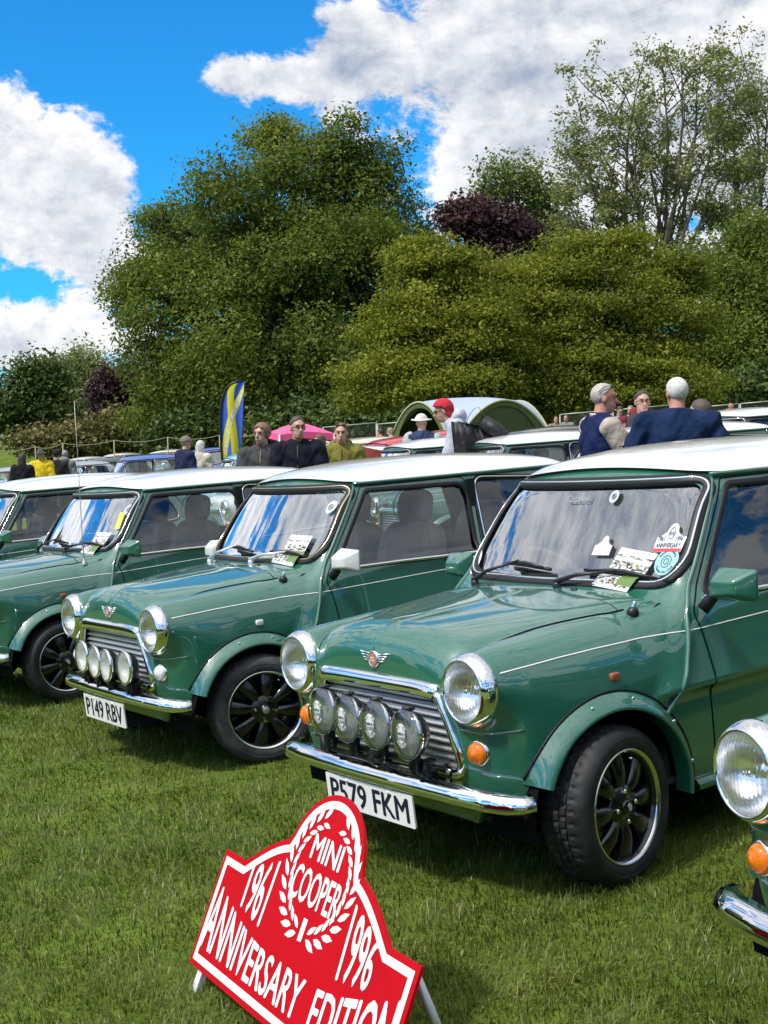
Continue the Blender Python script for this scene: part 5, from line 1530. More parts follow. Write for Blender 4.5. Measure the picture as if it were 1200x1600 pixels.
def leaflet(car, label, corners, seed):
    (tl, tr, br, bl) = corners; nu, nv = 7, 13
    fn = lambda u, v: tuple((Vector(bl) * (1 - u) + Vector(br) * u) * (1 - v) + (Vector(tl) * (1 - u) + Vector(tr) * u) * v)
    q = [fn(u, v) for v in np.linspace(0, 1, nv) for u in np.linspace(0, 1, nu)]
    P, n = on_screen([(y, max(z, .90)) for y, z in q])
    w = (Matrix(car.matrix_world))
    V = []
    for (y, z), p, nn in zip(q, P, n):
        s = max(0, .90 - z)
        pp = Vector(p) + Vector(nn) * (.006 + .012 * min(1, s / .02) + (.010 if s > 0 else 0)) + Vector((.62, 0, -.78)) * s * 1.15
        V.append(w @ pp)
    F = [(j * nu + i, j * nu + i + 1, (j + 1) * nu + i + 1, (j + 1) * nu + i) for j in range(nv - 1) for i in range(nu - 1)]
    me = mesh('leaflet', V, F, leaflet_mat(seed)); uvl = me.uv_layers.new(name='UVMap')
    for lp in me.loops:
        i = lp.vertex_index; uvl.data[lp.index].uv = ((i % nu) / (nu - 1), (i // nu) / (nv - 1))
    tag(link('leaflet', me), label, 'leaflet', 'leaflets under the wipers')
bpy.context.view_layer.update()
leaflet(car1, 'printed leaflet under the wiper of the car with P579 FKM plate', [(.284, .994), (.453, .972), (.405, .835), (.236, .852)], 1.3)
leaflet(car2, 'printed leaflet under the chrome wiper of the car with one white mirror', [(.268, .996), (.448, .990), (.436, .836), (.245, .851)], 4.1)
leaflet(car3, 'printed leaflet under the wiper of the car with the tall aerial', [(.310, .982), (.480, .977), (.430, .833), (.268, .842)], 7.7)

# --- anniversary sign on the grass
def build_sign():
    x, y, z, az, lean, W, H, tilt = (-.6758, 3.8439, .06, -1.0794, .4719, 1.1179, .3252, -.0023)
    u = Vector((math.cos(az) * math.cos(tilt), math.sin(az) * math.cos(tilt), math.sin(tilt))); n = Vector((math.sin(az), -math.cos(az), 0))
    w = Vector((0, 0, 1)) * math.cos(lean) - n * math.sin(lean); w = (w - u * w.dot(u)).normalized(); nn = u.cross(w)
    M = Matrix(((u.x, w.x, nn.x, x), (u.y, w.y, nn.y, y), (u.z, w.z, nn.z, z), (0, 0, 0, 1)))
    root = empty('show_sign', label='red rally plate sign reading 1961 MINI COOPER 1996 ANNIVERSARY EDITION on the grass', cat='sign'); root.matrix_world = G @ M
    c = W / 2
    half = [(0, 0), (0, .328), (.142, .328)]
    for k in range(1, 11):
        t = k / 10; half.append((.142 + (.352 - .142) * t, .328 + .110 * math.sin(t * 1.15) / math.sin(1.15)))
    for k in range(1, 15):
        a = math.radians(168 - (78) * k / 14); half.append((c + .205 * math.cos(a), .398 + .197 * math.sin(a)))
    outl = half + [(W - p, q) for p, q in half[-2::-1]]
    def inset(d):
        P = np.array(outl); out = []; m = len(P)
        for i in range(m):
            a, b, e = P[i - 1], P[i], P[(i + 1) % m]; t1 = (b - a) / (np.linalg.norm(b - a) + 1e-9); t2 = (e - b) / (np.linalg.norm(e - b) + 1e-9)
            n1 = np.array([t1[1], -t1[0]]); n2 = np.array([t2[1], -t2[0]]); q = n1 + n2; q = q / max(q @ n1, .35); out.append(b + q * d)
        return [tuple(p) for p in out]
    def slab(name, poly, z0, z1, material, par):
        m = len(poly); b = MB(); b.add([(p, q, z1) for p, q in poly] + [(p, q, z0) for p, q in poly], [tuple(range(m)), tuple(range(2 * m - 1, m - 1, -1))] + [(i, i + m, (i + 1) % m + m, (i + 1) % m) for i in range(m)])
        return b.obj(name, material, par, False)
    red = mat('sign_red', (0.44, 0.003, 0.010), rough=.45, spec=.12, noise=(5, .10)); white = mat('sign_white', (0.80, 0.80, 0.79), rough=.4)
    board = slab('board', outl, -.008, 0, red, root)
    m = len(outl); i1, i2 = inset(.016), inset(.036)
    area = lambda P: sum(P[k - 1][0] * P[k][1] - P[k][0] * P[k - 1][1] for k in range(len(P)))
    if abs(area(i1)) > abs(area(outl)): i1, i2 = inset(-.016), inset(-.036)
    b = MB(); b.add([(p, q, .0012) for p, q in i1] + [(p, q, .0012) for p, q in i2], [(i, (i + 1) % m, (i + 1) % m + m, i + m) for i in range(m)])
    b.obj('border', white, board, False)
    L = MB()
    def word(txt, f, off=.012):
        tv, tf = bold(txt, .020); tv = tv / [tv[:, 0].max(), tv[:, 1].max(), 1]
        L.add([(*f(px, py), .0013 + pz) for px, py, pz in tv], tf)
    lerp = lambda a, b_, t: a + (b_ - a) * t
    word('1961', lambda a, b_: (lerp(.196, .338, a) + .008 * b_ * a, lerp(lerp(.213, .192, a), lerp(.327, .378, a), b_)))
    word('1996', lambda a, b_: (lerp(.792, .938, a) - .012 * b_ * (1 - a), lerp(lerp(.194, .213, a), lerp(.378, .325, a), b_)))
    word('MINI', lambda a, b_: (lerp(.485, .652, a), lerp(.419, .483, b_)))
    word('COOPER', lambda a, b_: (lerp(.439, .705, a), lerp(.308, .397, b_)), .004)
    def tops(q):
        d = abs(q - c) / (c - .03); return .156 + .090 * max(0, (d - .30) / .70) ** 1.5
    for txt, a0, a1 in (('ANNIVERSARY', .030, .668), ('EDITION', .727, 1.088)):
        word(txt, lambda a, b_: (lerp(a0, a1, a), lerp(.054, tops(lerp(a0, a1, a)), b_)))
    lm = L.me('lettering', white, False, fixn=False); link('lettering', lm, board)
    # wreath
    wb = MB(); wcx, wcy, rx, ry = .569, .386, .162, .145
    rr = random.Random(4)
    for sg in (1, -1):
        for k in range(12):
            a = math.radians(-80 + 146 * k / 11); px, py = wcx + sg * rx * math.cos(a), wcy + ry * math.sin(a)
            tx, ty = -rx * math.sin(a) * sg, ry * math.cos(a); base = math.atan2(ty, tx); Ls = .060
            for dv in (.50, -.50):
                Ls = .058 * (1 - .012 * k) * (.80 if dv * sg > 0 else 1)
                R = Matrix.Rotation(base + dv, 2)
                lf = [R @ Vector(q) for q in ((0, 0), (Ls * .25, Ls * .14), (Ls * .6, Ls * .16), (Ls, 0), (Ls * .6, -Ls * .16), (Ls * .25, -Ls * .14))]
                o = Vector((math.cos(base + math.copysign(math.pi / 2, dv)), math.sin(base + math.copysign(math.pi / 2, dv)))) * .006
                wb.add([(px + o.x + q.x, py + o.y + q.y, .0013) for q in lf], [tuple(range(6))])
    wb.add([(wcx - .012, wcy - ry - .018, .0013), (wcx + .010, wcy - ry - .016, .0013), (wcx + .012, wcy - ry + .040, .0013), (wcx - .010, wcy - ry + .040, .0013)], [(0, 1, 2, 3)])
    wb.obj('wreath', white, board, False, fixn=False)
    alu = mat('galvanised', (0.55, 0.57, 0.58), rough=.4, metal=.6)
    for q in (.06, W - .06):
        b = MB(); b.box((q, .08, -.022), (.03, .40, .014)); b.box((q, -.035, -.020), (.03, .07, .016))
        b.obj('leg', alu if q > .5 else mat('leg_white', (.7, .7, .68), rough=.5), root, False)
        gi = (G @ M).inverted() @ (G @ (M @ Vector((q, .30, -.022)) * 1))
        foot = M @ Vector((q, .30, -.03)); fb = foot + Vector((-n.x, -n.y, 0)) * .10; fb.z = 0
        b = MB(); Mi = M.inverted(); b.tube([Mi @ foot, Mi @ fb], .011, 6); b.obj('stay', alu, root)
build_sign()
# ================================================================== people
SKIN = {'fair': mat('fair_skin', (0.52, 0.30, 0.22), rough=.5), 'pink': mat('pink_skin', (0.50, 0.24, 0.18), rough=.5)}
M_EYE = mat('eye_dark', (0.02, 0.015, 0.012), rough=.3); M_LIPS = mat('lips', (0.34, 0.12, 0.10), rough=.5)
def capsule(a, b, ra, rb):
    a, b = np.array(a, float), np.array(b, float); d = b - a; L2 = max(d @ d, 1e-9)
    def f(x, y, z):
        t = np.clip(((x - a[0]) * d[0] + (y - a[1]) * d[1] + (z - a[2]) * d[2]) / L2, 0, 1)
        return np.sqrt((x - a[0] - t * d[0]) ** 2 + (y - a[1] - t * d[1]) ** 2 + (z - a[2] - t * d[2]) ** 2) - (ra + (rb - ra) * t)
    return f
def ellip(c, r, R=None):
    c = np.array(c, float); r = np.array(r, float); R = np.eye(3) if R is None else np.array(R)
    def f(x, y, z):
        p = np.stack([x - c[0], y - c[1], z - c[2]], -1) @ R
        k0 = np.sqrt(((p / r) ** 2).sum(-1)); k1 = np.sqrt(((p / r ** 2) ** 2).sum(-1)) + 1e-9
        return k0 * (k0 - 1) / k1
    return f
def union(fs, k):
    def f(x, y, z):
        o = fs[0](x, y, z)
        for g in fs[1:]: o = smin(o, g(x, y, z), k)
        return o
    return f
def solid(name, f, lo, hi, h, material, parent=None):
    V, Q = surfnet(f, lo, hi, h); V = onto(f, V, 2, .9)
    return obj(name, V, Q, material, parent)
def person(label, loc, face, sex='m', height=1.74, skin='fair', hair=None, hair_style='short', top=(0.05, 0.05, 0.06), legs=(0.03, 0.035, 0.05), sleeves=None, pose='stand', look=0.0, nod=0.0, h=.014, lean=0.0, hat=None, glasses=None, hood=None, group=None, extra=None, bulk=1.0, collar=None, sunnies=False, shoes=(0.03, 0.025, 0.02), zip_col=None, short_sleeve=False):
    """face: heading of the body in degrees (0 = +X, 90 = away from the camera); look: turn of the head; lean: bend forward at the hips in degrees"""
    s = height / 1.74
    R_l = Matrix.Rotation(math.radians(lean), 3, 'Y')
    hip = Vector((0, 0, .92))
    def up(p):                                   # upper body point bent about the hips
        return np.array(R_l @ (Vector(p) - hip) + hip)
    sw = (.185 if sex == 'm' else .165) * bulk
    sh = {1: up((0, sw, 1.40)), -1: up((0, -sw, 1.40))}
    arm = {'stand': {1: ((.02, sw + .06, 1.14), (.10, sw + .05, .90)), -1: ((.02, -sw - .06, 1.14), (.10, -sw - .05, .90))},
           'folded': {1: ((.17, sw + .0, 1.19), (.25, -.04, 1.17)), -1: ((.12, -sw - .06, 1.17), (.27, .06, 1.13))},
           'cup': {1: ((.03, sw + .07, 1.15), (.28, .06, 1.14)), -1: ((.03, -sw - .07, 1.15), (.27, -.02, 1.10))},
           'pockets': {1: ((-.05, sw + .10, 1.15), (.10, sw + .0, .96)), -1: ((-.05, -sw - .10, 1.15), (.10, -sw - .0, .96))},
           'reach': {1: ((.16, sw + .05, 1.20), (.36, sw - .03, 1.10)), -1: ((.14, -sw - .05, 1.18), (.32, -sw + .03, 1.06))}}[pose]
    A = {q: (up(arm[q][0]), up(arm[q][1])) for q in (1, -1)}
    nk = up((.005, 0, 1.50)); hd = up((.035, 0, 1.625))
    look_m = Matrix.Rotation(math.radians(look), 3, 'Z') @ Matrix.Rotation(math.radians(lean * .5 + nod), 3, 'Y')
    HS = .90
    H = lambda p: np.array(look_m @ (Vector(p) * HS)) + hd - np.array([0, 0, .012])
    HR = np.array(look_m)
    el = lambda c, r_: ellip(H(c), tuple(q * HS for q in r_), HR)
    head = [el((-.012, 0, .035), (.098, .077, .092)), el((.022, 0, -.045), (.068, .058, .078)), el((.048, 0, -.092), (.034, .034, .026)),
            capsule(H((.086, 0, .012)), H((.112, 0, -.030)), .009, .0135), capsule(H((.078, -.032, .036)), H((.078, .032, .036)), .0125, .0125), el((.080, 0, -.064), (.016, .026, .011))]
    head_f = union(head, .016)
    eyes = union([el((.096, q * .031, .012), (.017, .017, .011)) for q in (1, -1)], .004)
    ears = union([el((-.008, q * .079, -.005), (.022, .012, .034)) for q in (1, -1)], .004)
    head2 = lambda x, y, z: smin(smax(head_f(x, y, z), -eyes(x, y, z), .012), ears(x, y, z), .012)
    neck = capsule(nk - np.array([.01, 0, .06]), H((-.015, 0, -.05)), .058, .053)
    hands = []
    for q in (1, -1):
        e, w = Vector(A[q][0]), Vector(A[q][1]); d = (w - e).normalized(); side = d.cross(Vector((0, 0, 1)))
        if side.length < .2: side = Vector((1, 0, 0))
        side.normalize(); palm = w + d * .05
        hands.append(capsule(w, palm, .027, .034))
        for k in range(4):
            o = side * ((k - 1.5) * .019); L = (.062, .072, .068, .052)[k]; curl = Vector((0, 0, -.35)) if abs(d.z) < .6 else Vector((.35, 0, 0))
            k1 = palm + d * .03 + o; k2 = k1 + (d + curl * .6).normalized() * L * .5; k3 = k2 + (d + curl * 1.8).normalized() * L * .5
            hands += [capsule(k1, k2, .010, .009), capsule(k2, k3, .009, .0075)]
        t0 = w + d * .02 + side * .028 * q; hands.append(capsule(t0, t0 + (d + side * .8 * q).normalized() * .055, .012, .009))
    torso = [ellip(up((0, 0, 1.24)), (.105 * bulk, sw * .92, .26), np.array(R_l)), ellip(up((.0, 0, 1.00)), (.105 * bulk, .150 * bulk, .16), np.array(R_l))]
    limb = lambda pad: [capsule(sh[q], A[q][0], .052 + pad, .043 + pad) for q in (1, -1)] + [capsule(A[q][0], A[q][1], .043 + pad, .028 + pad) for q in (1, -1)]
    leg_j = {q: ((0, q * .095, .90), (.015, q * .105, .50), (-.01, q * .11, .09)) for q in (1, -1)}
    legs_f = lambda pad: [capsule(leg_j[q][0], leg_j[q][1], .085 + pad, .058 + pad) for q in (1, -1)] + [capsule(leg_j[q][1], leg_j[q][2], .056 + pad, .040 + pad) for q in (1, -1)]
    fleshL = union([neck] + torso + limb(0) + legs_f(0) + [capsule(sh[1], sh[-1], .055, .055)], .03)
    hand_f = union(hands, .006)
    body = lambda x, y, z: smin(smin(head2(x, y, z), fleshL(x, y, z), .02), hand_f(x, y, z), .008)
    allp = np.array([A[q][k] for q in (1, -1) for k in (0, 1)] + [hd]); lo = np.minimum(allp.min(0) - .17, [-.22, -.30, .02]); hi = np.maximum(allp.max(0) + .17, [.24, .30, 1.0])
    M = Matrix.Translation(loc) @ Matrix.Rotation(math.radians(face), 4, 'Z') @ Matrix.Scale(s, 4)
    root = solid('person', body, lo, hi, h, SKIN[skin]); root.matrix_world = M
    tag(root, label, 'person', group)
    # clothes
    mt = lambda n, c, r=.8: mat('cloth_%s_%d_%d_%d' % (n, c[0] * 999, c[1] * 999, c[2] * 999), c, rough=r, noise=(7, .16), bump=(14, .02), spec=.15)
    pad = .022
    wrinkle = lambda x, y, z: .007 * np.sin(z * 38 + 3 * np.sin(y * 22)) * np.sin(x * 19 + y * 13) + .007 * np.sin(z * 17 + y * 26 + 2 * np.sin(x * 15))
    coreT = union([ellip(up((0, 0, 1.24)), (.128 * bulk, sw * 1.0, .29), np.array(R_l)), ellip(up((0, 0, 1.02)), (.132 * bulk, .178 * bulk, .20), np.array(R_l)), capsule(sh[1] - np.array([0, .01, .005]), sh[-1] + np.array([0, .01, -.005]), .070, .070), capsule(nk - np.array([.015, 0, .09]), nk - np.array([.012, 0, .03]), .072, .064)] + [capsule(nk - np.array([.015, 0, .055]), sh[q] + np.array([-.01, 0, .010]), .058, .058) for q in (1, -1)], .045)
    Ri = np.array(R_l).T; hv = np.array(hip)
    def zrel(x, y, z): return (np.stack([x - hv[0], y - hv[1], z - hv[2]], -1) @ np.array(R_l))[..., 2] + hv[2]
    def wrist(x, y, z, cutr=.028):
        o = None
        for q in (1, -1):
            e, w = A[q]; d = (w - e) / np.linalg.norm(w - e)
            if short_sleeve: w = e - (e - sh[q]) * .15; d = (e - sh[q]) / np.linalg.norm(e - sh[q])
            g = smax((x - w[0]) * d[0] + (y - w[1]) * d[1] + (z - w[2]) * d[2], np.sqrt((x - w[0]) ** 2 + (y - w[1]) ** 2 + (z - w[2]) ** 2) - .5, .001)
            o = g if o is None else np.maximum(o, np.where((y * q > 0) | True, g, -1))
        return o
    arm_list = [capsule(sh[q], A[q][0], .060 + pad, .052 + pad) for q in (1, -1)] + ([] if short_sleeve else [capsule(A[q][0], A[q][1] * .93 + A[q][0] * .07, .053 + pad, .040 + pad) for q in (1, -1)])
    if short_sleeve: arm_list = [capsule(sh[q], sh[q] * .3 + A[q][0] * .7, .066 + pad, .064 + pad) for q in (1, -1)]
    armsT = union(arm_list, .03)
    collar_top = lambda x, y, z: zrel(x, y, z) - 1.515 - .25 * (-x + nk[0]) * 0
    cut = lambda f: (lambda x, y, z: smax(smax(f(x, y, z) + wrinkle(x, y, z), .80 - zrel(x, y, z), .02), collar_top(x, y, z), .02))
    if sleeves:
        solid('jacket', cut(coreT), lo - .02, hi + .02, h, mt('top', top), root)
        ar = cut(lambda x, y, z: smax(armsT(x, y, z), -(coreT(x, y, z) + .012), .01)); solid('sleeves', ar, lo - .02, hi + .02, h, mt('slv', sleeves), root)
    else:
        solid('jacket', cut(lambda x, y, z: smin(coreT(x, y, z), armsT(x, y, z), .045)), lo - .02, hi + .02, h, mt('top', top), root)
    lf = union(legs_f(.018) + [ellip((0, 0, .93), (.125 * bulk, .165 * bulk, .13))], .03)
    solid('trousers', lambda x, y, z: smax(smax(lf(x, y, z), .07 - z, .01), z - 1.0, .01), (-.2, -.27, .04), (.2, .27, 1.03), max(h, .018), mt('leg', legs), root)
    b = MB()
    for q in (1, -1):
        b = MB(); b.ell((.04, q * .11, .045), (.14, .05, .05), 14, 8, None, .7); b.obj('shoe', mt('shoe', shoes), root)
    # face
    for q in (1, -1):
        b = MB(); b.ell((0, 0, 0), (.006, .011, .0055), 10, 6); o = b.obj('eye', M_EYE, root); o.matrix_local = Matrix.Translation(H((.0835, q * .031, .010))) @ look_m.to_4x4()
        b = MB(); b.tube([(0, -.018, -.002), (.004, 0, .003), (-.004, .016, -.003)], .004, 5); o = b.obj('eyebrow', mt('hair', hair or (.1, .08, .06)), root); o.matrix_local = Matrix.Translation(H((.093, q * .032, .034))) @ look_m.to_4x4()
    b = MB(); b.ell((0, 0, 0), (.006, .022, .005), 12, 6); o = b.obj('mouth', M_LIPS, root); o.matrix_local = Matrix.Translation(H((.093, 0, -.066))) @ look_m.to_4x4()
    if hair:
        hm = mat('hair_%d_%d_%d' % tuple(int(c * 999) for c in hair), hair, rough=.6, noise=(30, .22), bump=(70, .003))
        off = .008 if hair_style == 'short' else .016
        def hf(x, y, z):
            p = (np.stack([x - hd[0], y - hd[1], z - hd[2]], -1)) @ HR
            line = np.clip(-.055 + (p[..., 0] + .045) * 1.25, -.055, .066) + .012 * (p[..., 0] > .06)
            if hair_style in ('long', 'tied'): line = np.clip(-.10 + (p[..., 0] + .01) * 2.4, -.10, .062)
            line = line + .007 * np.sin(p[..., 1] * 75 + 1) + .005 * np.sin(p[..., 1] * 160 + p[..., 0] * 90)
            f = smax(head[0](x, y, z) - off, line - p[..., 2], .010)
            if hair_style == 'long':
                g = union([capsule(H((-.06, q * .05, -.02)), H((-.05, q * .065, -.22)), .045, .03) for q in (1, -1)] + [capsule(H((-.07, 0, 0)), H((-.085, 0, -.2)), .05, .04)], .03)(x, y, z)
                f = smin(f, g, .02)
            if hair_style == 'tied':
                f = smin(f, ellip(H((-.125, 0, .02)), (.04, .04, .045))(x, y, z), .02)
            if hair_style == 'bald': f = f + .0105
            return f + .0008 * np.sin(x * 160) * np.sin(y * 170 + z * 90)
        solid('hair', hf, hd - .28 if hair_style == 'long' else hd - .19, hd + .19, min(h, .011), hm, root)
    if hat:
        kind, col = hat; hm = mt('hat', col)
        def cf(x, y, z):
            p = (np.stack([x - hd[0], y - hd[1], z - hd[2]], -1)) @ HR
            f = smax(head[0](x, y, z) - .024, (.036 if kind != 'beanie' else .046) + .25 * p[..., 0] * (kind == 'scarf') - p[..., 2] - .02 * (p[..., 0] < 0), .01)
            if kind in ('cap', 'brim'):
                br = smax(np.abs(p[..., 2] - .042 + .12 * np.abs(p[..., 0])) - .006, np.sqrt((p[..., 0] - (.075 if kind == 'cap' else 0.0)) ** 2 + p[..., 1] ** 2 * (1 if kind == 'cap' else 1)) - (.085 if kind == 'cap' else .150), .006)
                if kind == 'cap': br = smax(br, .04 - p[..., 0], .01)
                f = smin(f, br, .01)
            if kind == 'scarf':
                f = smin(f, union([capsule(H((-.09, .0, .02)), H((-.10, .02, -.07)), .03, .035), capsule(H((-.03, .06, .0)), H((-.075, .045, -.085)), .03, .03), capsule(H((-.03, -.06, .0)), H((-.075, -.045, -.085)), .03, .03)], .03)(x, y, z), .02)
            return f
        solid({'cap': 'cap', 'brim': 'hat', 'scarf': 'bandana', 'beanie': 'hat'}[kind], cf, hd - .22, hd + .2, min(h, .011), hm, root)
    if glasses or sunnies:
        b = MB(); zz, xx = ((.010, .101) if glasses else (.098, .055)); rr = .019
        ctr = [(xx * .93, q * .030, zz * .93 - .012) for q in (1, -1)]; xx *= .93; zz = zz * .93 - .012
        for c in ctr:
            b.tube([(c[0] + (.0 if glasses else .012 * math.sin(t)), c[1] + rr * 1.15 * math.cos(t), c[2] + rr * .85 * math.sin(t)) for t in np.linspace(0, 2 * math.pi, 15)[:-1]], .0019, 5, closed=True)
        b.tube([(xx + .004, -.012, zz + .004), (xx + .006, 0, zz + .006), (xx + .004, .012, zz + .004)], .0026, 5)
        for q in (1, -1): b.tube([(xx, q * .050, zz + .004), (xx - .05, q * .074, zz + .002), (xx - .105, q * .077, zz - (.008 if glasses else .040))], .003, 5)
        o = b.obj('glasses', mat('glasses_dark', (0.02, 0.02, 0.022), rough=.25), root); o.matrix_local = Matrix.Translation(hd) @ look_m.to_4x4()
        if sunnies:
            for c in ctr:
                b = MB(); b.ell(c, (.005, .021, .015), 10, 6); o2 = b.obj('sunglass_lens', mat('glasses_dark', (0.02, 0.02, 0.022)), root); o2.matrix_local = Matrix.Translation(hd) @ look_m.to_4x4()
    if hood:
        hf_ = union([ellip(up((-.095, 0, 1.49)), (.065, .13, .085), np.array(R_l)), capsule(up((-.05, .085, 1.50)), up((.06, .06, 1.44)), .04, .026), capsule(up((-.05, -.085, 1.50)), up((.06, -.06, 1.44)), .04, .026)], .03)
        solid('hood', lambda x, y, z: smax(hf_(x, y, z), -(neck(x, y, z) - .012), .01), hd - .34, hd + .2, h, mt('hood', hood), root)
    if collar:
        for k, c in enumerate(collar):
            b = MB(); cc = nk + np.array(R_l @ Vector((-.010, 0, -.012 - .012 * k)))
            b.tube([cc + np.array(R_l @ Vector(((.075 + .003 * k) * math.cos(t), (.073 + .003 * k) * math.sin(t), .012 * math.cos(t) * -1))) for t in np.linspace(0, 2 * math.pi, 25)[:-1]], .0085, 6, closed=True)
            b.obj('collar', mt('collar', c), root)
    if zip_col:
        b = MB(); fr = []
        for zz in np.linspace(.90, 1.44, 12):
            a, b_ = 0.0, .35
            for _ in range(22):
                m = (a + b_) / 2; q = up((m, 0, zz)); v = coreT(*[np.array([t]) for t in q])[0]
                if v < 0: a = m
                else: b_ = m
            fr.append(up((a + .002, 0, zz)))
        b.tube(fr, .006, 5); b.obj('zip', mt('zip', zip_col), root)
    if extra: extra(root, up, H, A, sh, mt, h)
    return root
def stand_at(px, depth, dz=0.0):
    p = pix(px, 680, depth); p.z = ground_z(p.x, p.y) + dz; return p
def who(px, top_py, depth, label, face, **k):
    g = stand_at(px, depth); t = pix(px, top_py, depth); hgt = t.z - g.z
    if 'force' in k: hgt = k.pop('force'); g.z = t.z - hgt
    k.setdefault('lean', 0)
    return person(label, g, face, height=hgt / (1.0 if not k['lean'] else .93), **k)
NAVY = (0.010, 0.018, 0.070)
def varsity(root, up, H, A, sh, mt, h):
    # dark scrawled emblem on the sleeve: outline letters in a cloud shape
    e, s = Vector(A[-1][0]), Vector(sh[-1]); b = MB(); ax = (e - s).normalized(); out = Vector((-.25, -1, .1)); out = (out - ax * out.dot(ax)).normalized(); t = ax.cross(out)
    c = s.lerp(e, .62) + out * .090
    for q, r_ in ((0, .020), (1, .023), (2, .018)):
        o = t * (.034 * (q - 1)) + ax * (.010 * (q % 2))
        b.tube([c + o + t * (r_ * math.cos(w)) + ax * (r_ * .8 * math.sin(w)) - out * (.012 * (q != 1)) for w in np.linspace(0, 5.4, 12)], .0045, 5)
    b.tube([c + t * -.05 + ax * .035 - out * .012, c + ax * .028 + out * .002, c + t * .05 + ax * .035 - out * .012], .005, 5)
    b.obj('sleeve_emblem', M_BLACK, root)
who(938, 597, 10.0, 'man in navy varsity jacket with beige sleeves and sunglasses on his head', 14, look=-16, hair=(0.42, 0.38, 0.34), hair_style='bald', top=NAVY, sleeves=(0.42, 0.37, 0.30), pose='folded', sunnies=True, skin='pink', h=.012,
    collar=[(0.60, 0.55, 0.48), (0.45, 0.16, 0.08)], extra=varsity, bulk=1.12)
who(1058, 588, 9.6, 'white-haired man in a plain navy jacket seen from behind', 84, look=22, hair=(0.58, 0.56, 0.53), top=(0.008, 0.022, 0.066), pose='pockets', skin='pink', h=.012, bulk=1.28, collar=[(0.008, 0.022, 0.066)])
who(1098, 622, 10.3, 'person in a shiny dark navy coat, half hidden behind the white-haired man', 120, hair=(0.08, 0.06, 0.05), top=(0.02, 0.03, 0.06), pose='stand', h=.016, hood=(0.02, 0.03, 0.06), look=20)
who(1004, 609, 13.5, 'man with glasses in a dark red hooded top, facing the camera', 262, look=12, hair=(0.05, 0.04, 0.035), top=(0.06, 0.045, 0.05), sleeves=(0.16, 0.02, 0.03), hood=(0.20, 0.02, 0.035), glasses=True, h=.014)
def carried(root, up, H, A, sh, mt, h):
    pass
who(750, 624, 15.6, 'man in a red bandana and pale grey hoodie, leaning over a car', 172, look=8, lean=30, hat=('scarf', (0.45, 0.03, 0.045)), glasses=True, top=(0.42, 0.44, 0.50), hood=(0.44, 0.46, 0.52), pose='reach', h=.012, hair=(0.12, 0.1, 0.08), hair_style='bald')
who(660, 647, 18.5, 'person in a pale cap and dark blue polo with white sleeve bands', 100, look=-30, hat=('brim', (0.62, 0.60, 0.52)), top=(0.035, 0.055, 0.11), sleeves=(0.45, 0.45, 0.47), short_sleeve=True, h=.018)
who(410, 660, 13.8, 'brown-haired woman in a dark grey waxed coat, looking left', 262, look=-22, sex='f', hair=(0.20, 0.11, 0.075), hair_style='tied', top=(0.060, 0.060, 0.062), hood=(0.015, 0.015, 0.017), h=.014, zip_col=(0.30, 0.25, 0.16), bulk=1.1)
def cup(root, up, H, A, sh, mt, h):
    w = Vector(A[1][1]) + Vector((.04, -.07, .03)); b = MB(); b.lathe([(.0005, -.05), (.029, -.05), (.037, .05), (.034, .05), (.0005, .046)], 18, Matrix.Translation(w))
    o = b.obj('paper_cup', mat('paper_cup', (0.55, 0.48, 0.42), rough=.7)); bpy.context.view_layer.update(); o.matrix_world = root.matrix_world.copy()
    tag(o, 'paper cup held by the tall man in black', 'cup')
who(466, 649, 13.3, 'tall man with glasses in a black coat, holding a paper cup', 268, look=24, hair=(0.07, 0.05, 0.04), top=(0.010, 0.012, 0.020), glasses=True, pose='cup', h=.013, collar=[(0.010, 0.012, 0.020), (0.010, 0.012, 0.020)], zip_col=(0.10, 0.09, 0.09), extra=cup)
who(533, 660, 14.6, 'woman in an olive green anorak with sunglasses pushed up', 272, look=-4, sex='f', hair=(0.16, 0.08, 0.05), top=(0.185, 0.175, 0.035), hood=(0.17, 0.15, 0.05), zip_col=(0.09, 0.085, 0.02), pose='stand', h=.014, hair_style='short', sunnies=True, bulk=1.06)
who(288, 682, 24, 'man in a flat cap and navy jacket, turned to the right', 40, hat=('cap', (0.20, 0.16, 0.13)), hair=(0.3, 0.27, 0.25), top=(0.018, 0.026, 0.06), h=.022, look=-20)
who(312, 688, 25, 'grey-haired person in a cream coat beside the man in the flat cap', 70, hair=(0.55, 0.53, 0.50), hair_style='long', top=(0.52, 0.47, 0.40), h=.022, sex='f')
who(63, 702, 30, 'person in a bright yellow waterproof and dark hat', 265, hat=('brim', (0.08, 0.09, 0.07)), top=(0.68, 0.50, 0.02), h=.026)
who(33, 708, 29, 'long-haired person in black at the far left', 90, hair=(0.05, 0.035, 0.03), hair_style='long', top=(0.015, 0.014, 0.017), h=.026, sex='f')
who(86, 703, 31, 'person in charcoal standing right of the yellow waterproof', 100, hair=(0.04, 0.035, 0.03), top=(0.03, 0.03, 0.03), h=.026, hat=('cap', (0.02, 0.02, 0.02)))
who(100, 703, 33, 'grey-hooded person behind the charcoal one', 80, hair=(0.25, 0.24, 0.24), top=(0.18, 0.18, 0.20), hood=(0.2, 0.2, 0.22), h=.026)
who(1141, 630, 31, 'bald man in a coral red hoodie in front of the mesh fence', 300, hair=(0.3, 0.2, 0.16), hair_style='bald', top=(0.62, 0.11, 0.075), hood=(0.62, 0.11, 0.075), skin='pink', h=.022, look=20, nod=15)
who(968, 634, 26, 'dark-haired man looking down, just right of the varsity jacket', 280, hair=(0.04, 0.03, 0.03), top=(0.25, 0.27, 0.32), h=.022, nod=25)
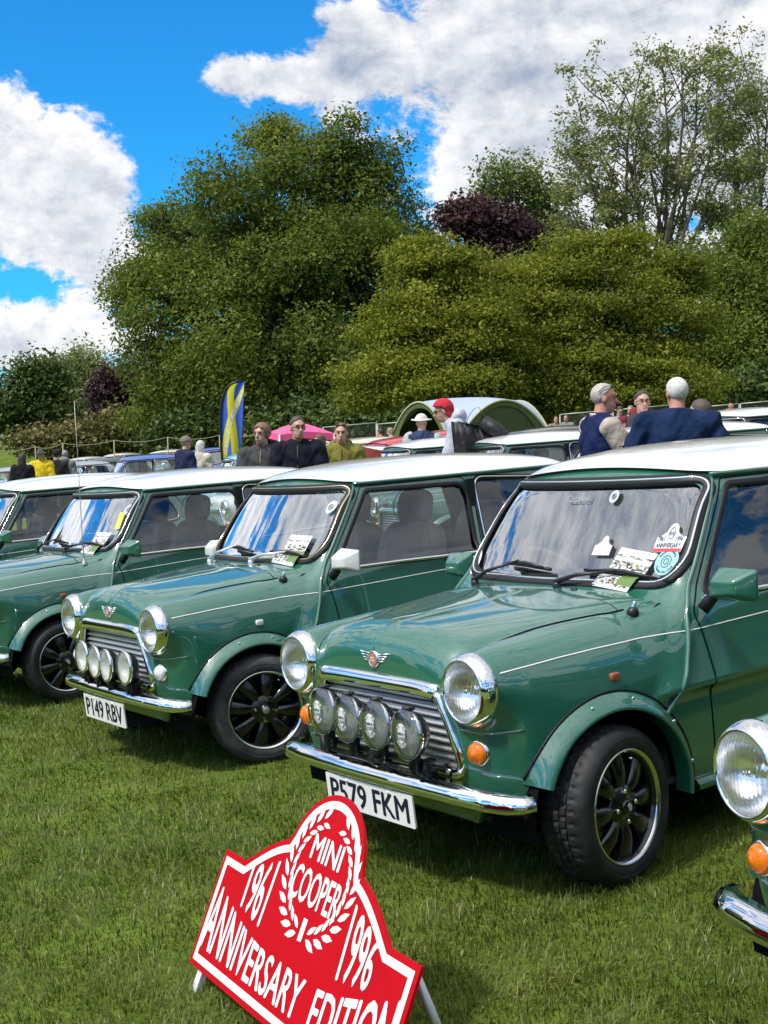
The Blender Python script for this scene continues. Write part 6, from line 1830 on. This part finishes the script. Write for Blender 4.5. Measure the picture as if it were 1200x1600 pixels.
who(986, 633, 27, 'grey-haired man in pale blue behind the red hooded top', 240, hair=(0.2, 0.18, 0.17), top=(0.32, 0.36, 0.42), h=.022)
who(869, 650, 34, 'left one of two distant people beside the domed shelter', 265, hair=(0.10, 0.07, 0.05), top=(0.25, 0.2, 0.18), h=.026)
who(885, 648, 34, 'right one of two distant people beside the domed shelter', 250, hair=(0.14, 0.10, 0.08), top=(0.22, 0.22, 0.22), h=.026)
who(595, 669, 33, 'person in an orange jacket near the red cars', 150, hair=(0.06, 0.05, 0.04), top=(0.72, 0.15, 0.02), h=.026)
who(611, 668, 34, 'person in a pale top right of the orange jacket', 180, hair=(0.3, 0.22, 0.15), hair_style='long', top=(0.45, 0.40, 0.40), h=.026, sex='f')
who(502, 678, 21, 'person in a dark patterned coat behind the woman in olive', 200, hair=(0.10, 0.06, 0.04), top=(0.05, 0.04, 0.05), h=.022, sex='f', hair_style='long')

# black coat carried over the arm of the man in the bandana
def coat():
    """a heavy coat folded over the forearm: two hanging sheets with folds, a sleeve and a turned-up collar"""
    c = pix(742, 672, 15.2); R = Matrix.Rotation(math.radians(-8), 3, 'Z'); m = mat('black_coat', (0.012, 0.011, 0.014), rough=.55, bump=(16, .012))
    root = empty('coat', c, 'black coat folded over the arm of the man in the bandana', 'coat')
    def sheet(y0, drop, w, ph, x0):
        rows = []
        for i in range(25):
            u = i / 24; x = x0 + (u - .5) * w; row = []
            for v in np.linspace(0, 1, 14):
                fold = (.016 + .05 * v) * math.sin(u * 15 + ph + 2.2 * v) + .02 * math.sin(u * 31 - ph)
                edge = drop * (1 - .25 * math.sin(u * 5 + ph))
                row.append(R @ Vector((x + .22 * v * (u - .35) + .12 * v, y0 * (.3 + .7 * min(1, v * 3)) + fold * .7, .10 - .10 * u - edge * v + .03 * math.sin(min(v * 6, 1.5)))))
            rows.append(row)
        b = MB(); b.grid(rows); b.grid([[p + R @ Vector((0, .018, 0)) for p in r] for r in rows], True); return b
    sheet(-.10, .52, .52, .4, 0).obj('front_panel', m, root); sheet(.10, .44, .46, 2.1, .03).obj('back_panel', m, root)
    b = MB(); b.tube([R @ Vector(p) for p in ((.10, -.08, .08), (.24, -.12, .00), (.36, -.10, -.14), (.42, -.06, -.30))], [.085, .080, .070, .060], 12); b.obj('sleeve', m, root)
    b = MB(); b.grid([[R @ Vector((x, y, z)) for x, z in ((-.10, .06), (-.06, .16), (.00, .235), (.05, .25), (.09, .17), (.10, .05))] for y in (-.09, -.05, .02)]); b.grid([[R @ Vector((x, y, z)) for x, z in ((-.02, .05), (.03, .15), (.10, .17), (.17, .10), (.20, .0))] for y in (-.11, -.03, .06)]); b.obj('collar', m, root)
coat()

# ---------------------------------------------------------------- more parked cars behind
def car_at(px, py, z, local, yaw, label, cfg, group, depth):
    """place a car so that a point of it (local x, y and height z) is seen at a photo pixel at a given distance"""
    d = _f + _r * ((px - 600) / FPX) + _u * ((800 - py) / FPX); p = Vector((0, 0, CAMH)) + d * depth
    c, s = math.cos(yaw), math.sin(yaw); lx, ly = local
    return build_car('parked_car', label, (p.x - (lx * c - ly * s), p.y - (lx * s + ly * c)), yaw, dict(cfg, low=True, z=-.09), group)
CORNER = (-.737, .55)
P_BLUE = paint('blue_paint', (0.02, 0.10, 0.36)); P_LBLUE = paint('pale_blue_paint', (0.22, 0.42, 0.55)); P_RED = paint('red_paint', (0.50, 0.015, 0.02)); P_SILV = paint('silver_paint', (0.42, 0.44, 0.46), metal=.6)
P_BLACK = paint('black_paint', (0.012, 0.012, 0.014)); P_DGREEN = paint('deep_green_paint', (0.010, 0.04, 0.03)); P_TEAL = paint('teal_paint', (0.02, 0.20, 0.26)); P_CREAM = paint('cream_paint', (0.62, 0.58, 0.46))
ROW2 = 'white-roofed green cars in the second row'
car_at(793, 697, 1.228, CORNER, -2.80, 'green white-roofed car behind, to the left of the varsity jacket', dict(steer=0, plate=None), ROW2, 14.5)
car_at(646, 703, 1.228, CORNER, -2.80, 'green white-roofed car behind, right of the open red bonnet', dict(steer=0), ROW2, 17.0)
car_at(1010, 679, 1.228, CORNER, -2.78, 'green white-roofed car behind the two men in navy', dict(steer=0), ROW2, 12.4)
ROW3 = 'small saloon cars parked farther back'
def far_car(px, py, depth, yaw, label, body, roof, local=(-1.2, 0.0)):
    return car_at(px, py, None, local, yaw, label, dict(paint=body, roof=roof), ROW3, depth)
far_car(630, 684, 22.0, -2.8, 'red car with red roof behind the person in the pale cap', P_RED, P_RED)
far_car(700, 676, 25, -2.8, 'red car nearest the domed shelter', P_RED, P_RED)
far_car(850, 658, 17.5, -2.8, 'black-roofed car left of the varsity jacket, behind a white roof', P_BLACK, P_BLACK)
far_car(218, 709, 36, -2.8, 'blue car behind the whip aerial', P_BLUE, P_BLUE)
far_car(158, 709, 38, -2.7, 'dark green car left of the blue one', P_DGREEN, P_DGREEN)
far_car(108, 715, 37, -2.7, 'silver grey car between the dark green car and the people in charcoal', P_SILV, P_SILV)
far_car(405, 716, 22, -2.9, 'pale blue car at the foot of the tall flag', P_LBLUE, P_LBLUE)
far_car(325, 706, 38, -1.2, 'bright blue car behind the man in the flat cap', P_BLUE, P_BLUE)
far_car(500, 702, 19, -2.7, 'white car behind the woman in olive', M_WHITE, M_WHITE)
far_car(15, 722, 40, -2.7, 'silver car at the far left edge', P_SILV, P_SILV)
far_car(560, 690, 26, -2.4, 'pale cream car behind the open red bonnet', P_CREAM, P_CREAM)
far_car(455, 698, 34, -2.3, 'white car under the pink gazebo', M_WHITE, M_WHITE)
far_car(262, 703, 47, -1.9, 'teal car far behind the blue one', P_TEAL, M_WHITE)
far_car(45, 713, 50, -1.9, 'pale blue car far behind the yellow waterproof', P_LBLUE, M_WHITE)
far_car(130, 706, 54, -1.9, 'cream car far off beside the bunting', P_CREAM, P_CREAM)
far_car(185, 702, 56, -1.9, 'white car far off below the scrub', M_WHITE, M_WHITE)
far_car(1150, 646, 17, -2.5, 'white-topped car by the bald man in coral', P_DGREEN, M_WHITE)
# opened red bonnet of the car next to the woman in olive
def open_bonnet():
    c = pix(576, 700, 18.2); b = MB(); rows = []
    for i in range(8):
        u = i / 7
        rows.append([Vector(((u - .5) * 1.0, .03 * math.sin(u * math.pi), 0)) + Vector((.42 * v * (0.9), .12 * v, -.62 * v + .05 * math.sin(v * math.pi))) for v in np.linspace(0, 1, 7)])
    m = len(rows); P = [[p + Vector((0, 0, 0)) for p in r] for r in rows]; b.grid(P); b.grid([[p + Vector((.0, .018, -.004)) for p in r] for r in P], True)
    o = b.obj('raised_bonnet', P_RED); o.location = c; o.rotation_euler = (0, math.radians(12), math.radians(-10)); o.scale = (.62, .8, .62)
    tag(o, 'raised red bonnet standing open behind the woman in olive', 'car bonnet')
open_bonnet()

# ---------------------------------------------------------------- shelters
def dome():
    D = 36; k = D / FPX; c = pix(735, 690, D); gz = ground_z(c.x, c.y); W = 118 * k; top = pix(735, 621, D).z - gz
    root = empty('event_shelter', (c.x, c.y, gz), 'domed event shelter with pale blue roof and olive green legs', 'tent')
    R = Matrix.Rotation(math.radians(30), 4, 'Z')
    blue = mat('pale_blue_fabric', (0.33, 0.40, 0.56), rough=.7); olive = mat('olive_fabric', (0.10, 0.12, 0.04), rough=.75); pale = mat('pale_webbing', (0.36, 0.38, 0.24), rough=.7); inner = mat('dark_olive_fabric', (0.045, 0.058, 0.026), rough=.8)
    W *= .78; n = 24
    def P(u, v):
        return R @ Vector((u * W, v * W, top * (1 - .055 * (u * u + v * v) - .50 * (u * v) ** 2)))
    b = MB(); b.grid([[P(-1 + 2 * i / n, -1 + 2 * j / n) for j in range(n + 1)] for i in range(n + 1)]); b.obj('roof', blue, root)
    edges = (lambda t: P(t, -1), lambda t: P(-1, t), lambda t: P(1, t), lambda t: P(t, 1))
    ts = np.linspace(-1, 1, 25)
    for q, e in enumerate(edges):
        mid = (e(-1) + e(1)) * .5; out = Vector((mid.x, mid.y, 0)).normalized()
        ptop = [e(t) + out * .015 for t in ts]
        # olive band that follows the arch and runs down into both legs
        low = []
        for t, p in zip(ts, ptop):
            k2 = .86 * t; a = abs(t); z = top * (.87 - .47 * a ** 2.2) if a < .80 else max(0.0, top * (.87 - .47 * a ** 2.2) * (1 - ((a - .80) / .20) ** 1.0))
            base = e(-1).lerp(e(1), (t * (.80 if a > .79 else .80 * 1.0) + 1) / 2) if False else e(-1).lerp(e(1), (.84 * t + 1) / 2)
            low.append(Vector((base.x, base.y, min(z, p.z - .10))) + out * .015)
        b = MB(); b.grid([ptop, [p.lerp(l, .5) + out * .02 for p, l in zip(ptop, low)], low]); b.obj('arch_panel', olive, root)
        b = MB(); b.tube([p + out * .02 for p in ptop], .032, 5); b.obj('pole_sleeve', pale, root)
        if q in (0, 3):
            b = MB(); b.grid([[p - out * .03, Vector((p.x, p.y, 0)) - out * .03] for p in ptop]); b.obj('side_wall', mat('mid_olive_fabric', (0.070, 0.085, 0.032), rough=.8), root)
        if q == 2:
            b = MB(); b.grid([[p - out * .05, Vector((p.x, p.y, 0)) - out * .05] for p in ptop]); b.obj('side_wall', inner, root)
    for sx in (-1, 1):
        for sy in (-1, 1):
            p = P(sx, sy); b = MB(); ft = Vector((p.x * 1.05, p.y * 1.05, 0)); b.tube([p, p.lerp(ft, .5) + Vector((p.x, p.y, 0)).normalized() * .06, ft], [.16, .13, .09], 8); b.obj('leg_panel', olive, root)
dome()
def gazebo():
    D = 33; k = D / FPX; c = pix(467, 690, D); gz = ground_z(c.x, c.y); W = 44 * k * 1.0; top = pix(467, 659, D).z - gz; ev = pix(467, 678, D).z - gz
    root = empty('gazebo', (c.x, c.y, gz), 'pink pop-up gazebo roof behind the man in black', 'gazebo'); R = Matrix.Rotation(math.radians(20), 3, 'Z')
    pink = mat('pink_fabric', (0.80, 0.10, 0.26), rough=.7); n = 8
    ring = [R @ Vector((W * a, W * b_, ev)) for a, b_ in ((-1, -1), (0, -1.0), (1, -1), (1.0, 0), (1, 1), (0, 1.0), (-1, 1), (-1.0, 0))]
    for i in range(1, 8, 2): ring[i].z += .06
    b = MB(); mid = [Vector((p.x * .45, p.y * .45, ev + (top - ev) * .60)) for p in ring]; b.add([Vector((0, 0, top))] + mid + ring, [(0, 1 + i, 1 + (i + 1) % 8) for i in range(8)] + [(1 + i, 9 + i, 9 + (i + 1) % 8, 1 + (i + 1) % 8) for i in range(8)]); b.obj('canopy', pink, root, False)
    b = MB(); b.add(ring + [p - Vector((0, 0, .16)) for p in ring], [(i, i + 8, (i + 1) % 8 + 8, (i + 1) % 8) for i in range(8)]); b.obj('valance', pink, root, False)
    for i in (0, 2, 4, 6):
        b = MB(); p = ring[i]; b.tube([(p.x, p.y, 0), (p.x, p.y, p.z)], .022, 6); b.obj('leg', mat('white_pole', (.7, .7, .7), rough=.4), root)
gazebo()

# ---------------------------------------------------------------- feather flag
def flag():
    D = 30; k = D / FPX; c = pix(352, 690, D); gz = ground_z(c.x, c.y)
    root = empty('feather_flag', (c.x, c.y, gz), 'tall blue feather flag with yellow diagonal cross and white lettering', 'flag')
    Z = lambda py: pix(352, py, D).z - gz; X = lambda px: (px - 352) * k
    edge = [(347.0, 728), (345.5, 700), (345.5, 670), (346.5, 645), (349, 625), (354, 610), (362, 601), (372, 596.5), (384, 595.5)]
    left = [Vector((X(px), 0, Z(py))) for px, py in edge]
    b = MB(); b.tube([Vector((X(348), .02, 0))] + left, [.026] * (len(left)) + [.010], 7); b.obj('pole', M_BLACK, root)
    free = [(368, 724), (374, 708), (377, 690), (379, 670), (380.5, 650), (382, 632), (383.5, 615), (384, 604), (384.5, 596)]
    n = 40; rows = []; LV = []
    def samp(P, t):
        q = t * (len(P) - 1); i = min(int(q), len(P) - 2); f = q - i; return (P[i][0] * (1 - f) + P[i + 1][0] * f, P[i][1] * (1 - f) + P[i + 1][1] * f)
    def at(u, t):
        a = samp(edge, t); e = samp(free, t); px, py = a[0] * (1 - u) + e[0] * u, a[1] * (1 - u) + e[1] * u
        return Vector((X(px), .05 * math.sin(u * 7 + t * 5) * u, Z(py))), px, py
    m = 14; V = []; tone = []
    for j in range(n + 1):
        for i in range(m + 1): V.append(at(i / m, j / n)[0])
    F = [(j * (m + 1) + i, j * (m + 1) + i + 1, (j + 1) * (m + 1) + i + 1, (j + 1) * (m + 1) + i) for j in range(n) for i in range(m)]
    blue = mat('flag_blue', (0.035, 0.11, 0.55), rough=.7); yel = mat('flag_yellow', (0.66, 0.58, 0.02), rough=.7)
    cloth = obj('flag_cloth', V, F, blue, root)
    # the saltire: two bands laid on the cloth, 4 mm in front
    def bandstrip(p0, p1, w0, w1):
        P = []; M_ = 26
        for q in range(M_ + 1):
            t = q / M_; cx, cy = p0[0] + (p1[0] - p0[0]) * t, p0[1] + (p1[1] - p0[1]) * t; w = w0 + (w1 - w0) * t
            row = []
            for s in np.linspace(-1, 1, 5):
                u = (cx + s * w); u = min(max(u, 0), 1); row.append(at(u, min(max(cy, 0), 1))[0] + Vector((0, -.006, 0)))
            P.append(row)
        return P
    for p0, p1, w0, w1 in (((.10, .03), (1.0, .90), .17, .11), ((.84, .04), (.10, .84), .19, .17)):
        for sgn in (1, -1):
            b = MB(); b.grid([[p + Vector((0, .012 if sgn < 0 else 0, 0)) for p in r] for r in bandstrip(p0, p1, w0, w1)]); b.obj('flag_band', yel, cloth)
    tv, tf = text_mesh('FANTASTIC MINI MANIACS', offset=.02); tv = tv / [tv[:, 0].max(), tv[:, 1].max(), 1]
    def tpos(x, y):
        t = .10 + .66 * x; cx = .20 + .66 * x; return at(cx - (y - .5) * .15, t + (y - .5) * .035)[0] + Vector((0, -.012, 0))
    obj('flag_lettering', [tpos(x, y) for x, y, _ in tv], tf, M_CREAM, cloth, False)
flag()

# ---------------------------------------------------------------- mesh fence panels, rope and bunting
M_GALV = mat('galvanised_tube', (0.34, 0.36, 0.30), rough=.5, metal=.5); M_NET = None
def net_mat():
    m = bpy.data.materials.new('green_netting'); m.use_nodes = True; nt = m.node_tree; p = nt.nodes['Principled BSDF']
    p.inputs['Base Color'].default_value = (0.030, 0.042, 0.028, 1); p.inputs['Roughness'].default_value = .9; p.inputs['Alpha'].default_value = .55
    return m
M_NET = net_mat()
def fence_panel(px0, px1, py, depth, label, hgt=2.0):
    a, b_ = pix(px0, py, depth), pix(px1, py - (px1 - px0) * .088, depth); ga, gb = ground_z(a.x, a.y), ground_z(b_.x, b_.y)
    root = empty('fence_panel', (a.x, a.y, ga), label, 'fence', 'mesh fence panels along the wood')
    o = Vector((a.x, a.y, ga)); A1 = Vector((a.x, a.y, a.z)) - o; B1 = Vector((b_.x, b_.y, b_.z)) - o; A0 = Vector((0, 0, .05)); B0 = Vector((b_.x, b_.y, gb + .05)) - o
    b = MB(); b.tube([A0, A1], .021, 6); b.obj('post', M_GALV, root)
    b = MB(); b.tube([B0, B1], .021, 6); b.obj('post', M_GALV, root)
    b = MB(); b.tube([A1, B1], .021, 6); b.obj('rail', M_GALV, root)
    b = MB(); b.tube([A0, B0], .021, 6); b.obj('rail', M_GALV, root)
    b = MB(); b.add([A0, B0, B1, A1], [(0, 1, 2, 3)]); b.obj('netting', M_NET, root, False, False)
for i_, (p0, p1, py) in enumerate([(505, 588, 668), (590, 655, 663), (875, 955, 648), (958, 1050, 641), (1105, 1155, 635.5), (1157, 1225, 631)]):
    fence_panel(p0, p1, py, 40, ['mesh fence panel left of the orange jacket', 'mesh fence panel just left of the domed shelter', 'mesh fence panel right of the domed shelter', 'mesh fence panel behind the red hooded top', 'mesh fence panel behind the bald man in coral', 'mesh fence panel at the right edge'][i_])
def rope_line():
    M_ROPE = mat('pale_rope', (0.30, 0.29, 0.19), rough=.8); pts = [(-20, 702), (55, 698), (98, 692.5), (178, 688), (262, 683), (343, 680), (420, 674), (505, 668)]
    D = 44; prev = None; cols = [mat('bunting_%d' % q, c, rough=.8) for q, c in enumerate([(0.6, 0.6, 0.58), (0.55, 0.22, 0.16), (0.20, 0.30, 0.45), (0.45, 0.42, 0.16)])]
    for i, (px, py) in enumerate(pts):
        t = pix(px, py, D); g = ground_z(t.x, t.y); b = MB(); b.tube([(0, 0, 0), (0, 0, t.z - g)], .022, 6)
        o = b.obj('rope_post', M_ROPE); o.location = (t.x, t.y, g); tag(o, ['leftmost pale rope post, at the edge of the picture', 'pale rope post above the yellow waterproof', 'pale rope post left of the whip aerial', 'pale rope post behind the dark green far car', 'pale rope post left of the man in the flat cap', 'pale rope post just left of the tall flag', 'pale rope post behind the woman in the grey coat', 'pale rope post at the end by the mesh fence'][i], 'post', 'posts of the rope line')
        if prev is not None:
            a, c = prev, Vector((t.x, t.y, t.z)); sag = [a.lerp(c, q) - Vector((0, 0, .10 * 4 * q * (1 - q))) for q in np.linspace(0, 1, 9)]
            b = MB(); b.tube([p - a for p in sag], .011, 5); o = b.obj('rope', M_ROPE); o.location = a
            tag(o, 'pale rope span ' + ['', 'at the far left edge', 'above the yellow waterproof', 'crossing behind the whip aerial', 'above the blue far car', 'running up to the tall flag', 'from the tall flag to the woman in the grey coat', 'behind the pink gazebo'][i], 'rope', 'rope spans')
            if i in (1, 2, 4, 5, 6):
                root = empty('bunting', a, 'string of small pennants below the rope ' + ['', 'at the far left edge', 'above the yellow waterproof', '', 'above the blue far car', 'just left of the tall flag', 'just right of the tall flag'][i], 'bunting', 'bunting strings')
                dn = .35; line = [a.lerp(c, q) - Vector((0, 0, dn + .45 * 4 * q * (1 - q))) - a for q in np.linspace(0, 1, 13)]
                b = MB(); b.tube(line, .007, 4); b.obj('string', M_ROPE, root)
                for j in range(1, 12):
                    p = line[j]; b = MB(); s = .13; b.add([p + Vector((-s, 0, 0)), p + Vector((s, 0, 0)), p + Vector((random.uniform(-.04, .04), .03, -.32))], [(0, 1, 2)]); b.obj('pennant', cols[j % 4], root, False, False)
        prev = Vector((t.x, t.y, t.z))
rope_line()
bpy.context.view_layer.update()
